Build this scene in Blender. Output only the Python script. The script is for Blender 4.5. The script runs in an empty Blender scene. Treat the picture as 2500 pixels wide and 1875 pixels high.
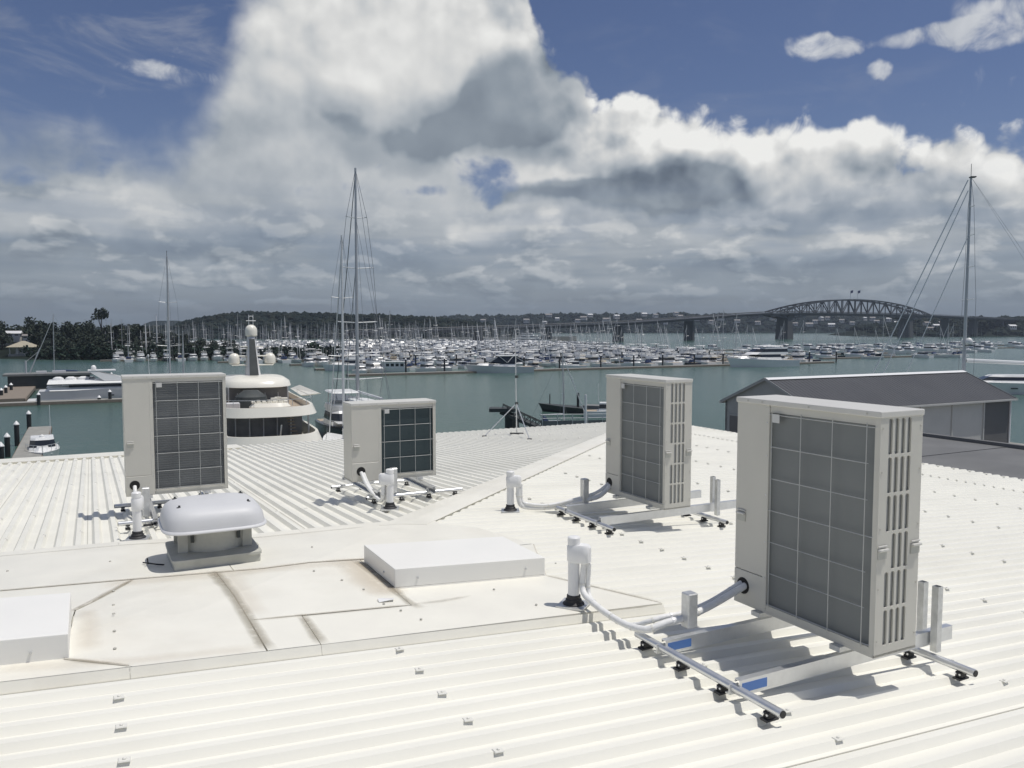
import bpy, bmesh, math, random
from mathutils import Vector, Matrix, noise as mnoise

scene = bpy.context.scene
COL = scene.collection
R = math.radians

# ------------------------------------------------------------------ camera
# the eye is the origin; the harbour water lies 12.5 m below it
WATER = -12.5
FPX, PITCH = 1994.6, R(3.94)
cam_d = bpy.data.cameras.new('camera')
cam_d.sensor_width = 36.0
cam_d.lens = 36.0 * FPX / 2500.0
cam_d.clip_start, cam_d.clip_end = 0.05, 20000
cam = bpy.data.objects.new('camera', cam_d)
cam.rotation_euler = (R(90) - PITCH, 0, 0)
COL.objects.link(cam)
scene.camera = cam

# ------------------------------------------------------------------ exposure
vs = scene.view_settings
vs.view_transform = 'Standard'
vs.look = 'None'
vs.gamma = 1.0
vs.use_curve_mapping = False
vs.exposure = 0.0

# ------------------------------------------------------------------ sun
SUN_EL, SUN_AZ = R(71), R(91)          # azimuth from +Y (straight ahead) towards +X (right)
sd = bpy.data.lights.new('sun', 'SUN')
sd.energy = 3.15
sd.angle = R(0.5)
sd.color = (1.0, 0.962, 0.90)
sun = bpy.data.objects.new('sun', sd)
sdir = Vector((math.cos(SUN_EL) * math.sin(SUN_AZ), math.cos(SUN_EL) * math.cos(SUN_AZ), math.sin(SUN_EL)))
sun.rotation_euler = sdir.to_track_quat('Z', 'Y').to_euler()
COL.objects.link(sun)

# ------------------------------------------------------------------ world: sky and clouds
world = bpy.data.worlds.new('World')
scene.world = world
world.use_nodes = True
WT = world.node_tree
WT.nodes.clear()

class X:
    """a shader socket with arithmetic"""
    def __init__(s, k): s.k = k
    def _m(s, op, o=None, o2=None, clamp=False):
        n = WT.nodes.new('ShaderNodeMath'); n.operation = op; n.use_clamp = clamp
        for i, v in enumerate((s, o, o2)):
            if v is None: continue
            if isinstance(v, X): WT.links.new(v.k, n.inputs[i])
            else: n.inputs[i].default_value = v
        return X(n.outputs[0])
    def __add__(s, o): return s._m('ADD', o)
    __radd__ = __add__
    def __sub__(s, o): return s._m('SUBTRACT', o)
    def __rsub__(s, o): return const(o)._m('SUBTRACT', s)
    def __mul__(s, o): return s._m('MULTIPLY', o)
    __rmul__ = __mul__
    def __truediv__(s, o): return s._m('DIVIDE', o)
    def __rtruediv__(s, o): return const(o)._m('DIVIDE', s)
    def clamp(s): return s._m('ADD', 0.0, clamp=True)
    def max(s, o): return s._m('MAXIMUM', o)
    def min(s, o): return s._m('MINIMUM', o)
    def pow(s, o): return s._m('POWER', o)

def const(v):
    n = WT.nodes.new('ShaderNodeValue'); n.outputs[0].default_value = v
    return X(n.outputs[0])
def smooth(x, a, b, lo=0.0, hi=1.0):
    n = WT.nodes.new('ShaderNodeMapRange'); n.interpolation_type = 'SMOOTHSTEP'
    WT.links.new(x.k, n.inputs[0])
    for i, v in ((1, a), (2, b), (3, lo), (4, hi)):
        if isinstance(v, X): WT.links.new(v.k, n.inputs[i])
        else: n.inputs[i].default_value = v
    return X(n.outputs[0])
def vec(a, b, c=0.0):
    n = WT.nodes.new('ShaderNodeCombineXYZ')
    for i, v in enumerate((a, b, c)):
        if isinstance(v, X): WT.links.new(v.k, n.inputs[i])
        else: n.inputs[i].default_value = v
    return n.outputs[0]
def noise(v, scale, detail=6.0, rough=0.55, dist=0.0):
    n = WT.nodes.new('ShaderNodeTexNoise')
    n.noise_dimensions = '2D'
    WT.links.new(v, n.inputs['Vector'])
    n.inputs['Scale'].default_value = scale
    n.inputs['Detail'].default_value = detail
    n.inputs['Roughness'].default_value = rough
    n.inputs['Distortion'].default_value = dist
    return X(n.outputs['Fac'])
def voro(v, scale, detail=2.0):
    n = WT.nodes.new('ShaderNodeTexVoronoi')
    n.voronoi_dimensions = '2D'
    n.feature = 'F1'
    WT.links.new(v, n.inputs['Vector'])
    n.inputs['Scale'].default_value = scale
    n.inputs['Detail'].default_value = detail
    return X(n.outputs['Distance'])
def curve(x, pts):
    n = WT.nodes.new('ShaderNodeFloatCurve')
    c = n.mapping.curves[0]
    n.mapping.use_clip = False
    while len(c.points) < len(pts): c.points.new(0.5, 0.5)
    for p, (a, b) in zip(c.points, pts):
        p.location = (a, b); p.handle_type = 'AUTO'
    n.mapping.update()
    WT.links.new(x.k, n.inputs['Value'])
    return X(n.outputs[0])
def mixc(f, a, b):
    n = WT.nodes.new('ShaderNodeMix'); n.data_type = 'RGBA'
    WT.links.new(f.k, n.inputs[0])
    for i, v in ((6, a), (7, b)):
        if isinstance(v, tuple): n.inputs[i].default_value = (*v, 1)
        else: WT.links.new(v, n.inputs[i])
    return n.outputs[2]

def sky_ae(px, py):
    """picture position of a cloud feature -> azimuth, elevation"""
    x, w = (px - 1250) / FPX, -(py - 937.5) / FPX
    d = Vector((x, math.cos(PITCH) + w * math.sin(PITCH), -math.sin(PITCH) + w * math.cos(PITCH))).normalized()
    return math.atan2(d.x, d.y), math.asin(d.z)

tc = WT.nodes.new('ShaderNodeTexCoord')
sp = WT.nodes.new('ShaderNodeSeparateXYZ')
WT.links.new(tc.outputs['Generated'], sp.inputs[0])
dx, dy, dz = (X(sp.outputs[i]) for i in range(3))
AZ = dx._m('ARCTAN2', dy)
EL = dz._m('ARCSINE')

_q = vec(AZ, EL, 0.0)
_w1 = noise(_q, 8.0, 4.0, 0.5)
_w2 = noise(vec(AZ + 3.7, EL + 1.3), 8.0, 4.0, 0.5)
AZW = AZ + (_w1 - 0.5) * 0.13
ELW0 = EL + (_w2 - 0.5) * 0.085
AZN = AZ + (_w1 - 0.5) * 0.035
ELN = EL + (_w2 - 0.5) * 0.02
def blob(px, py, rx, ry, near=False):
    a, e = sky_ae(px, py)
    u, v = ((AZN if near else AZW) - a) * (FPX / rx), ((ELN if near else ELW0) - e) * (FPX / ry)
    return smooth(u * u + v * v, 0.0, 1.0, 1.0, 0.0)

sky = WT.nodes.new('ShaderNodeTexSky')
sky.sky_type = 'NISHITA'
sky.sun_disc = False
sky.sun_elevation = SUN_EL
sky.sun_rotation = SUN_AZ
sky.altitude = 0
sky.air_density = 1.0
sky.dust_density = 0.4
sky.ozone_density = 3.0

# cumulus height field
QV = vec(AZ, EL, 0.0)
QS = vec(AZ + 0.010, EL + 0.018, 0.0)            # the same point stepped towards the sun
def billow(v):
    return noise(v, 8.0, 6.0, 0.5, 0.3) * 0.60 + (1.0 - voro(v, 17.0, 2.0)) * 0.30
b0, b1 = billow(QV), billow(QS)
relief = b0 - b1
wide = noise(QV, 4.0, 3.0, 0.5)
fine = noise(QV, 26.0, 5.0, 0.6, 0.4)
# low rows of small cumulus, flatter towards the horizon
ELW = EL.max(0.0) + (wide - 0.5) * 0.012
LY = (ELW + 0.03).pow(0.62)
def low_field(s_a, s_e):
    return noise(vec(AZ * 1.0 + s_a, LY * 1.45 + s_e, 9.0), 17.0, 6.0, 0.50, 0.15)
f0 = low_field(0.0, 0.0)
f1 = low_field(0.005, 0.016)
r0 = noise(vec(AZ, LY * 6.0, 2.0), 4.5, 3.0, 0.5)

# upper edge of the big cloud bank, as elevation over azimuth
edge_px = [(-1500, 300), (-300, 305), (0, 310), (200, 300), (400, 275), (510, 170), (565, 30), (700, -180), (1000, -380),
           (1230, -240), (1300, -20), (1335, 50), (1370, 110), (1410, 150), (1470, 196), (1580, 212), (1660, 258), (1750, 270), (1850, 256),
           (1960, 298), (2080, 276), (2165, 288), (2205, 345), (2300, 330), (2420, 322), (2500, 320), (2800, 300), (4500, 290)]
pts = []
for a, b in edge_px:
    az_, el_ = sky_ae(a, b)
    pts.append(((az_ + 1.2) / 2.4, el_ / 0.8))
bound = curve((AZ + 1.2) * (1 / 2.4), pts) * 0.8
g = bound - EL
left = smooth(AZ, sky_ae(500, 0)[0], sky_ae(1000, 0)[0])          # 0 on the hazy left, 1 on the crisp right
front = smooth(dy, -0.1, 0.25)
gn = g + (b0 - 0.5) * 0.11 + (fine - 0.5) * 0.035 - (1.0 - left) * (wide - 0.45) * 0.12
wid = (1.0 - left) * 0.05 + 0.012
cov_m = smooth(gn, wid * -0.6, wid) * front
hole = (blob(1190, 440, 300, 70) * 0.85 + blob(900, 480, 240, 60) * 0.5 + blob(40, 385, 420, 80) * 1.0 + blob(330, 300, 300, 40) * 0.35).clamp()
low = smooth(EL + (wide - 0.5) * 0.05, 0.07, 0.20, 1.0, 0.0)
thin = smooth(r0 + (f0 - 0.5) * 0.5, 0.60, 0.38) * low * 0.30
cov_m = cov_m * (1.0 - thin)
cov_m = cov_m * (1.0 - smooth(hole + (b0 - 0.5) * 1.7 + (fine - 0.5) * 0.7 + (f0 - 0.5) * 1.2, 0.34, 0.95) * 0.92)

# generic cloud elsewhere in the sky (behind and overhead)
PV = vec(dx / (dz.max(0.02) + 0.25), dy / (dz.max(0.02) + 0.25), 0.0)
p0 = noise(PV, 1.6, 7.0, 0.55, 0.2)
cov_b = smooth(p0, 0.5, 0.62) * (1.0 - front * smooth(EL, 0.5, 0.75, 1.0, 0.0))
# scattered small clouds upper right, thin wisps upper left
sm = (blob(2015, 118, 105, 36, True) + blob(1960, 105, 70, 30, True) * 0.6 + blob(2145, 165, 42, 28, True) + blob(2300, 78, 170, 27, True) + blob(2430, 85, 140, 30, True) + blob(2440, 25, 80, 34, True) + blob(420, 180, 130, 26, True) * 0.7).clamp()
cov_s = smooth(sm + (b0 - 0.5) * 1.0 + (fine - 0.5) * 1.6, 0.15, 1.05) * 0.85
cir = noise(vec(AZ * 2.0 + EL * 1.5, EL * 6.0, 5.0), 3.0, 6.0, 0.6, 0.4)
cov_w = smooth(cir, 0.48, 0.75) * 0.30 * smooth(EL, 0.1, 0.3) * smooth(AZ, -0.15, 0.1, 1.0, 0.25)

# brightness of the bank
dark = (blob(1270, 225, 190, 130) * 1.0 + blob(1130, 285, 230, 95) * 0.85 + blob(990, 350, 320, 70) * 0.65 + blob(1220, 330, 260, 80) * 0.5 + blob(830, 285, 100, 50) * 0.5
        + blob(1540, 478, 420, 62) * 1.0 + blob(1700, 450, 300, 70) * 0.7 + blob(1480, 395, 330, 45) * 0.45 + blob(1350, 470, 200, 45) * 0.5 + blob(2080, 400, 160, 70) * 0.35
        + blob(1130, 680, 420, 50) * 0.6 + blob(1820, 655, 480, 45) * 0.55 + blob(180, 612, 420, 45) * 0.6 + blob(660, 618, 330, 40) * 0.55 + blob(1300, 600, 380, 40) * 0.35 + blob(900, 560, 220, 35) * 0.3).clamp()
brite = (blob(1000, 90, 420, 170) * 0.75 + blob(640, 160, 260, 130) * 0.55 + blob(800, 60, 320, 140) * 0.5 + blob(1640, 330, 460, 75) * 0.7 + blob(2050, 340, 260, 60) * 0.6 + blob(2300, 400, 330, 70) * 0.45 + blob(1380, 250, 200, 90) * 0.75
         + blob(200, 530, 330, 50) * 0.75 + blob(1175, 560, 90, 40) * 0.8 + blob(1310, 555, 80, 35) * 0.8 + blob(1300, 440, 120, 40) * 0.8 + blob(1450, 590, 160, 35) * 0.4 + blob(1960, 600, 380, 40) * 0.5 + blob(1700, 560, 120, 35) * 0.5 + blob(480, 665, 150, 30) * 0.45 + blob(2200, 620, 200, 40) * 0.3).clamp()
rim = smooth(g, 0.0, 0.085, 1.0, 0.0) * left
dk = smooth(dark + (b0 - 0.5) * 0.6 + (fine - 0.5) * 0.22, -0.02, 1.2)
rimz = smooth(g, 0.0, 0.23, 1.0, 0.0) * left
v_hi = 0.53 + relief * (0.30 + rimz * 1.25) + brite * 0.24 + rim * 0.17 + (wide - 0.5) * 0.30 + (fine - 0.5) * 0.07 - (1.0 - left) * 0.10
puff = smooth(f0, 0.47, 0.60)
lit = ((f0 - f1) * 5.0 + 0.45).clamp()
v_lo = 0.345 + (r0 - 0.5) * 0.28 + (wide - 0.5) * 0.12 + puff * (lit * 0.19 - 0.045) + brite * 0.16 + (fine - 0.5) * 0.04
val = v_hi * (1.0 - low) + v_lo * low
val = val * (1.0 - dk * (0.58 - low * 0.22))
slate = smooth(EL, 0.004, 0.075, 1.0, 0.0) * 0.92
val = val * (1.0 - slate) + (0.195 + (r0 - 0.5) * 0.08) * slate
val = val.max(0.10).min(0.86)
ramp = WT.nodes.new('ShaderNodeValToRGB')
el_ = ramp.color_ramp.elements
el_[0].position, el_[0].color = 0.08, (0.095, 0.118, 0.150, 1)
el_[1].position, el_[1].color = 0.86, (0.86, 0.86, 0.84, 1)
for p_, c_ in ((0.17, (0.145, 0.178, 0.225, 1)), (0.32, (0.275, 0.317, 0.365, 1)), (0.5, (0.465, 0.495, 0.525, 1)), (0.68, (0.67, 0.675, 0.67, 1))):
    e_ = el_.new(p_); e_.color = c_
WT.links.new(val.k, ramp.inputs[0])
cloudcol = ramp.outputs[0]
ramp2 = WT.nodes.new('ShaderNodeValToRGB')
ramp2.color_ramp.elements[0].color = (0.30, 0.34, 0.40, 1)
ramp2.color_ramp.elements[1].color = (0.74, 0.75, 0.76, 1)
WT.links.new((0.62 + (p0 - 0.55) * -1.0 + relief).clamp().k, ramp2.inputs[0])

def scaled(c, k):
    n = WT.nodes.new('ShaderNodeVectorMath'); n.operation = 'SCALE'
    WT.links.new(c, n.inputs[0]); n.inputs['Scale'].default_value = k
    return n.outputs[0]
tint = WT.nodes.new('ShaderNodeVectorMath'); tint.operation = 'MULTIPLY'
WT.links.new(sky.outputs[0], tint.inputs[0]); tint.inputs[1].default_value = (0.58, 0.545, 0.63)
SKYK = 0.10                                                        # background strength
col = tint.outputs[0]
col = mixc(cov_w, col, scaled(ramp2.outputs[0], 0.75 / SKYK))
col = mixc(cov_b, col, scaled(ramp2.outputs[0], 1.0 / SKYK))
col = mixc(cov_s, col, scaled(ramp2.outputs[0], 1.0 / SKYK))
col = mixc(cov_m, col, scaled(cloudcol, 1.0 / SKYK))
col = mixc(slate * 0.85, col, scaled(cloudcol, 1.0 / SKYK))
below = smooth(EL, -0.03, -0.005, 1.0, 0.0)
col = mixc(below, col, (0.9, 1.1, 1.1))
bg = WT.nodes.new('ShaderNodeBackground')
WT.links.new(col, bg.inputs[0])
bg.inputs[1].default_value = SKYK
wo = WT.nodes.new('ShaderNodeOutputWorld')
WT.links.new(bg.outputs[0], wo.inputs[0])
world.cycles.sampling_method = 'MANUAL'
world.cycles.sample_map_resolution = 512

# ------------------------------------------------------------------ materials
def mat(name, base, rough=0.5, metal=0.0, var=0.0, scale=8.0, stretch=(1, 1, 1), bump=0.0, bscale=40.0, spec=0.5, dirt=None, dirt_amt=0.0, coat=0.0):
    m = bpy.data.materials.new(name); m.use_nodes = True
    t = m.node_tree; p = t.nodes['Principled BSDF']
    p.inputs['Base Color'].default_value = (*base, 1)
    p.inputs['Roughness'].default_value = rough
    p.inputs['Metallic'].default_value = metal
    p.inputs['Specular IOR Level'].default_value = spec
    p.inputs['Coat Weight'].default_value = coat
    if var or bump or dirt:
        co = t.nodes.new('ShaderNodeTexCoord')
        mp = t.nodes.new('ShaderNodeMapping'); mp.inputs['Scale'].default_value = stretch
        t.links.new(co.outputs['Object'], mp.inputs[0])
    if var or dirt:
        n = t.nodes.new('ShaderNodeTexNoise'); n.inputs['Scale'].default_value = scale
        n.inputs['Detail'].default_value = 5; n.inputs['Roughness'].default_value = 0.6
        t.links.new(mp.outputs[0], n.inputs['Vector'])
        rp = t.nodes.new('ShaderNodeValToRGB')
        lo = tuple(c * (1 - var) for c in base); hi = tuple(min(1, c * (1 + var * 0.6)) for c in base)
        rp.color_ramp.elements[0].position = 0.3; rp.color_ramp.elements[0].color = (*lo, 1)
        rp.color_ramp.elements[1].position = 0.7; rp.color_ramp.elements[1].color = (*hi, 1)
        t.links.new(n.outputs['Fac'], rp.inputs[0])
        out = rp.outputs[0]
        if dirt:
            n2 = t.nodes.new('ShaderNodeTexNoise'); n2.inputs['Scale'].default_value = scale * 0.35
            n2.inputs['Detail'].default_value = 6; n2.inputs['Roughness'].default_value = 0.65
            t.links.new(mp.outputs[0], n2.inputs['Vector'])
            r2 = t.nodes.new('ShaderNodeMapRange'); r2.inputs[1].default_value = 0.5; r2.inputs[2].default_value = 0.78
            r2.inputs[4].default_value = dirt_amt
            t.links.new(n2.outputs['Fac'], r2.inputs[0])
            mx = t.nodes.new('ShaderNodeMix'); mx.data_type = 'RGBA'
            t.links.new(r2.outputs[0], mx.inputs[0]); t.links.new(out, mx.inputs[6]); mx.inputs[7].default_value = (*dirt, 1)
            out = mx.outputs[2]
        t.links.new(out, p.inputs['Base Color'])
        rr = t.nodes.new('ShaderNodeMapRange'); rr.inputs[3].default_value = max(0.02, rough - 0.08); rr.inputs[4].default_value = min(1, rough + 0.08)
        t.links.new(n.outputs['Fac'], rr.inputs[0]); t.links.new(rr.outputs[0], p.inputs['Roughness'])
    if bump:
        nb = t.nodes.new('ShaderNodeTexNoise'); nb.inputs['Scale'].default_value = bscale; nb.inputs['Detail'].default_value = 4
        t.links.new(mp.outputs[0], nb.inputs['Vector'])
        b = t.nodes.new('ShaderNodeBump'); b.inputs['Strength'].default_value = bump; b.inputs['Distance'].default_value = 0.02
        t.links.new(nb.outputs['Fac'], b.inputs['Height']); t.links.new(b.outputs[0], p.inputs['Normal'])
    return m

M = {}
M['roof'] = mat('roof_paint', (0.83, 0.815, 0.735), 0.45, var=0.05, scale=1.6, stretch=(0.35, 1, 1), dirt=(0.60, 0.58, 0.50), dirt_amt=0.35)
M['flash'] = mat('flashing_paint', (0.82, 0.80, 0.715), 0.42, var=0.05, scale=2.2, dirt=(0.62, 0.57, 0.47), dirt_amt=0.5)
M['lap'] = mat('lap_grime', (0.50, 0.49, 0.44), 0.7)
M['seal'] = mat('old_sealant', (0.66, 0.63, 0.55), 0.7, var=0.16, scale=22, dirt=(0.44, 0.40, 0.33), dirt_amt=0.8)
M['white'] = mat('white_paint', (0.80, 0.80, 0.79), 0.4, var=0.03, scale=3)
M['boxwhite'] = mat('white_sheet', (0.84, 0.83, 0.785), 0.38, var=0.02, scale=2)
M['dome'] = mat('white_fibreglass', (0.62, 0.625, 0.63), 0.5, var=0.03, scale=4)
M['clip'] = mat('clip_paint', (0.74, 0.73, 0.67), 0.5)
M['curb'] = mat('weathered_curb', (0.50, 0.50, 0.45), 0.65, var=0.18, scale=5, dirt=(0.36, 0.36, 0.30), dirt_amt=0.6)
M['case'] = mat('beige_casing', (0.60, 0.585, 0.525), 0.42, var=0.03, scale=3)
M['caselid'] = mat('casing_lid', (0.62, 0.61, 0.57), 0.42, var=0.04, scale=3)
M['black'] = mat('black_rubber', (0.03, 0.03, 0.032), 0.6, var=0.2, scale=20)
M['hole'] = mat('painted_hole_shade', (0.02, 0.02, 0.02), 0.9)
M['alu'] = mat('aluminium', (0.74, 0.75, 0.76), 0.32, 0.75, var=0.08, scale=12)
M['galv'] = mat('galvanised_steel', (0.66, 0.67, 0.67), 0.4, 0.65, var=0.15, scale=18)
M['pvc'] = mat('white_pvc', (0.82, 0.82, 0.81), 0.38, var=0.03, scale=6)
M['foam'] = mat('pipe_wrap', (0.81, 0.81, 0.79), 0.55, var=0.08, scale=14, bump=0.25, bscale=30)
M['blue'] = mat('blue_label', (0.085, 0.20, 0.50), 0.4)
M['wire'] = mat('wire_guard', (0.50, 0.51, 0.50), 0.4, 0.4)
M['tag'] = mat('paper_tag', (0.6, 0.6, 0.58), 0.5)
M['concrete'] = mat('concrete', (0.30, 0.295, 0.27), 0.85, var=0.2, scale=1.2, bump=0.3, bscale=12)
M['timber'] = mat('weathered_timber', (0.24, 0.20, 0.16), 0.8, var=0.25, scale=3, stretch=(1, 6, 1))
M['pile'] = mat('black_pile', (0.025, 0.028, 0.03), 0.6, var=0.3, scale=2)
M['gel'] = mat('white_gelcoat', (0.80, 0.80, 0.785), 0.25, var=0.03, scale=0.5)
M['cream'] = mat('cream_gelcoat', (0.86, 0.83, 0.73), 0.25, var=0.03, scale=0.3)
M['greyhull'] = mat('pale_grey_hull', (0.62, 0.62, 0.62), 0.3, var=0.06, scale=0.4)
M['navy'] = mat('navy_hull', (0.014, 0.020, 0.045), 0.22, var=0.1, scale=0.5)
M['glass'] = mat('tinted_glass', (0.02, 0.024, 0.03), 0.08)
M['glare_glass'] = mat('glare_grey_yacht_glass', (0.27, 0.275, 0.28), 0.25, var=0.3, scale=0.6)  # sky reflection and glare on dark glass, put into the base colour as grey
M['teak'] = mat('teak_deck', (0.40, 0.33, 0.25), 0.7, var=0.15, scale=2, stretch=(1, 10, 1))
M['mast'] = mat('mast_alloy', (0.52, 0.53, 0.54), 0.4, 0.3)
M['mastw'] = mat('white_spar', (0.75, 0.76, 0.76), 0.35)
M['wirerope'] = mat('rigging_wire', (0.22, 0.23, 0.24), 0.5, 0.4)
M['cover'] = mat('navy_canvas', (0.035, 0.06, 0.14), 0.8, var=0.2, scale=3)
M['canvas'] = mat('tan_canvas', (0.42, 0.38, 0.30), 0.8, var=0.2, scale=3)
M['cushion'] = mat('grey_cushion', (0.42, 0.42, 0.42), 0.85, var=0.1, scale=2)
M['shedroof'] = mat('grey_shed_roof', (0.056, 0.059, 0.066), 0.55, var=0.12, scale=0.6, stretch=(1, 0.2, 1))
M['shedwall'] = mat('pale_shed_wall', (0.50, 0.50, 0.475), 0.6, var=0.06, scale=0.6)
M['shed_open_dark'] = mat('painted_doorway_dark', (0.13, 0.13, 0.13), 0.6, var=0.08, scale=0.8)  # flat sheets for open doorways; the dark inside is put into the colour
M['gable'] = mat('veil_pale_gable', (0.30, 0.315, 0.315), 0.65, var=0.08, scale=0.8)  # grey paint made paler: a reflected veil is put into the colour
M['annex'] = mat('grey_membrane', (0.145, 0.147, 0.147), 0.75, var=0.18, scale=0.5, dirt=(0.18, 0.18, 0.17), dirt_amt=0.5)
M['bridge'] = mat('bridge_steel', (0.062, 0.067, 0.075), 0.6, var=0.1, scale=0.05)
M['pier'] = mat('bridge_concrete', (0.085, 0.088, 0.09), 0.85, var=0.15, scale=0.05)
M['leaf'] = mat('dark_foliage', (0.052, 0.068, 0.054), 0.85, var=0.45, scale=0.35, spec=0.05)
M['leafb'] = mat('olive_foliage', (0.072, 0.084, 0.062), 0.75, var=0.4, scale=0.4, spec=0.05)
M['mangrove'] = mat('mangrove_foliage', (0.050, 0.076, 0.058), 0.75, var=0.45, scale=0.3, spec=0.05)
M['bark'] = mat('bark', (0.075, 0.060, 0.048), 0.9, var=0.3, scale=2)
M['bush'] = mat('bush_land', (0.022, 0.029, 0.024), 0.95, var=0.5, scale=0.03, spec=0.03)
M['forestb'] = mat('far_olive', (0.028, 0.034, 0.028), 0.95, var=0.4, scale=0.03, spec=0.03)
M['farmast'] = mat('dull_spar', (0.30, 0.31, 0.32), 0.5)
M['forest'] = mat('far_forest', (0.018, 0.026, 0.024), 0.95, var=0.5, scale=0.03, spec=0.03)
M['house'] = mat('house_wall', (0.62, 0.60, 0.56), 0.7, var=0.1, scale=0.2)
M['tile'] = mat('house_roof', (0.26, 0.24, 0.23), 0.7, var=0.2, scale=0.3)
M['pale'] = mat('pale_roof', (0.66, 0.66, 0.66), 0.5, var=0.1, scale=0.3)
M['tan'] = mat('tan_roof', (0.40, 0.36, 0.27), 0.7, var=0.1, scale=0.6)
M['steel'] = mat('dark_steel', (0.050, 0.058, 0.057), 0.6, var=0.25, scale=1.5)
M['hoard'] = mat('grey_hoarding', (0.20, 0.205, 0.20), 0.75, var=0.2, scale=0.8)
M['flag'] = mat('flag_cloth', (0.04, 0.05, 0.12), 0.8)

def coil_mat(name, lo, hi, amp, bmp):
    m = bpy.data.materials.new(name); m.use_nodes = True
    t = m.node_tree; p = t.nodes['Principled BSDF']
    co = t.nodes.new('ShaderNodeTexCoord'); sx = t.nodes.new('ShaderNodeSeparateXYZ')
    t.links.new(co.outputs['Object'], sx.inputs[0])
    def wave(sock, k):
        a = t.nodes.new('ShaderNodeMath'); a.operation = 'MULTIPLY'; t.links.new(sock, a.inputs[0]); a.inputs[1].default_value = k
        b = t.nodes.new('ShaderNodeMath'); b.operation = 'SINE'; t.links.new(a.outputs[0], b.inputs[0])
        return b.outputs[0]
    w = wave(sx.outputs[2], 2 * math.pi / 0.0254)
    n = t.nodes.new('ShaderNodeTexNoise'); n.inputs['Scale'].default_value = 3; n.inputs['Detail'].default_value = 3
    t.links.new(co.outputs['Object'], n.inputs['Vector'])
    a = t.nodes.new('ShaderNodeMath'); a.operation = 'MULTIPLY_ADD'; t.links.new(w, a.inputs[0]); a.inputs[1].default_value = amp
    t.links.new(n.outputs['Fac'], a.inputs[2])
    r = t.nodes.new('ShaderNodeValToRGB')
    r.color_ramp.elements[0].position = 0.25; r.color_ramp.elements[0].color = (*lo, 1)
    r.color_ramp.elements[1].position = 0.85; r.color_ramp.elements[1].color = (*hi, 1)
    t.links.new(a.outputs[0], r.inputs[0]); t.links.new(r.outputs[0], p.inputs['Base Color'])
    p.inputs['Roughness'].default_value = 0.55; p.inputs['Metallic'].default_value = 0.3
    bp = t.nodes.new('ShaderNodeBump'); bp.inputs['Strength'].default_value = bmp; bp.inputs['Distance'].default_value = 0.004
    t.links.new(w, bp.inputs['Height']); t.links.new(bp.outputs[0], p.inputs['Normal'])
    return m
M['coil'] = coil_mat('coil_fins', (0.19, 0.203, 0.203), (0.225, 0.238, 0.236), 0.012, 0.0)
M['coil_lined_shaded'] = coil_mat('shaded_lined_coil_fins', (0.100, 0.108, 0.112), (0.165, 0.175, 0.18), 0.10, 0.18)  # darker coil copy: shading from the fins' viewing angle put into the colour
M['coil_teal_shaded'] = coil_mat('shaded_teal_coil_fins', (0.036, 0.056, 0.063), (0.054, 0.076, 0.083), 0.02, 0.0)  # viewing-angle darkness of the fins put into a teal colour
M['coil_end'] = coil_mat('brightened_coil_end_fins', (0.40, 0.41, 0.40), (0.46, 0.47, 0.46), 0.02, 0.0)  # brightened copy of the coil, its colour offsetting shade inside the slots

def stain_mat(name, colr, gain):
    m = bpy.data.materials.new(name); m.use_nodes = True
    t = m.node_tree; t.nodes.clear()
    o = t.nodes.new('ShaderNodeOutputMaterial'); mx = t.nodes.new('ShaderNodeMixShader')
    tr = t.nodes.new('ShaderNodeBsdfTransparent'); df = t.nodes.new('ShaderNodeBsdfDiffuse'); df.inputs[0].default_value = (*colr, 1)
    at = t.nodes.new('ShaderNodeAttribute'); at.attribute_name = 'worn'
    co = t.nodes.new('ShaderNodeTexCoord'); n = t.nodes.new('ShaderNodeTexNoise'); n.inputs['Scale'].default_value = 14; n.inputs['Detail'].default_value = 6; n.inputs['Roughness'].default_value = 0.65
    t.links.new(co.outputs['Object'], n.inputs['Vector'])
    def mt(op, a, b):
        k = t.nodes.new('ShaderNodeMath'); k.operation = op; k.use_clamp = op == 'MULTIPLY'
        for i, v in enumerate((a, b)):
            if hasattr(v, 'node'): t.links.new(v, k.inputs[i])
            else: k.inputs[i].default_value = v
        return k.outputs[0]
    f = mt('MULTIPLY', mt('MULTIPLY', at.outputs['Fac'], mt('ADD', mt('MULTIPLY', n.outputs['Fac'], 2.2), -0.35)), gain)
    t.links.new(f, mx.inputs[0]); t.links.new(tr.outputs[0], mx.inputs[1]); t.links.new(df.outputs[0], mx.inputs[2]); t.links.new(mx.outputs[0], o.inputs[0])
    return m
M['grime'] = stain_mat('grey_brown_grime', (0.36, 0.33, 0.265), 0.85)
M['rust'] = stain_mat('pale_rust_stain', (0.50, 0.40, 0.29), 0.55)
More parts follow.
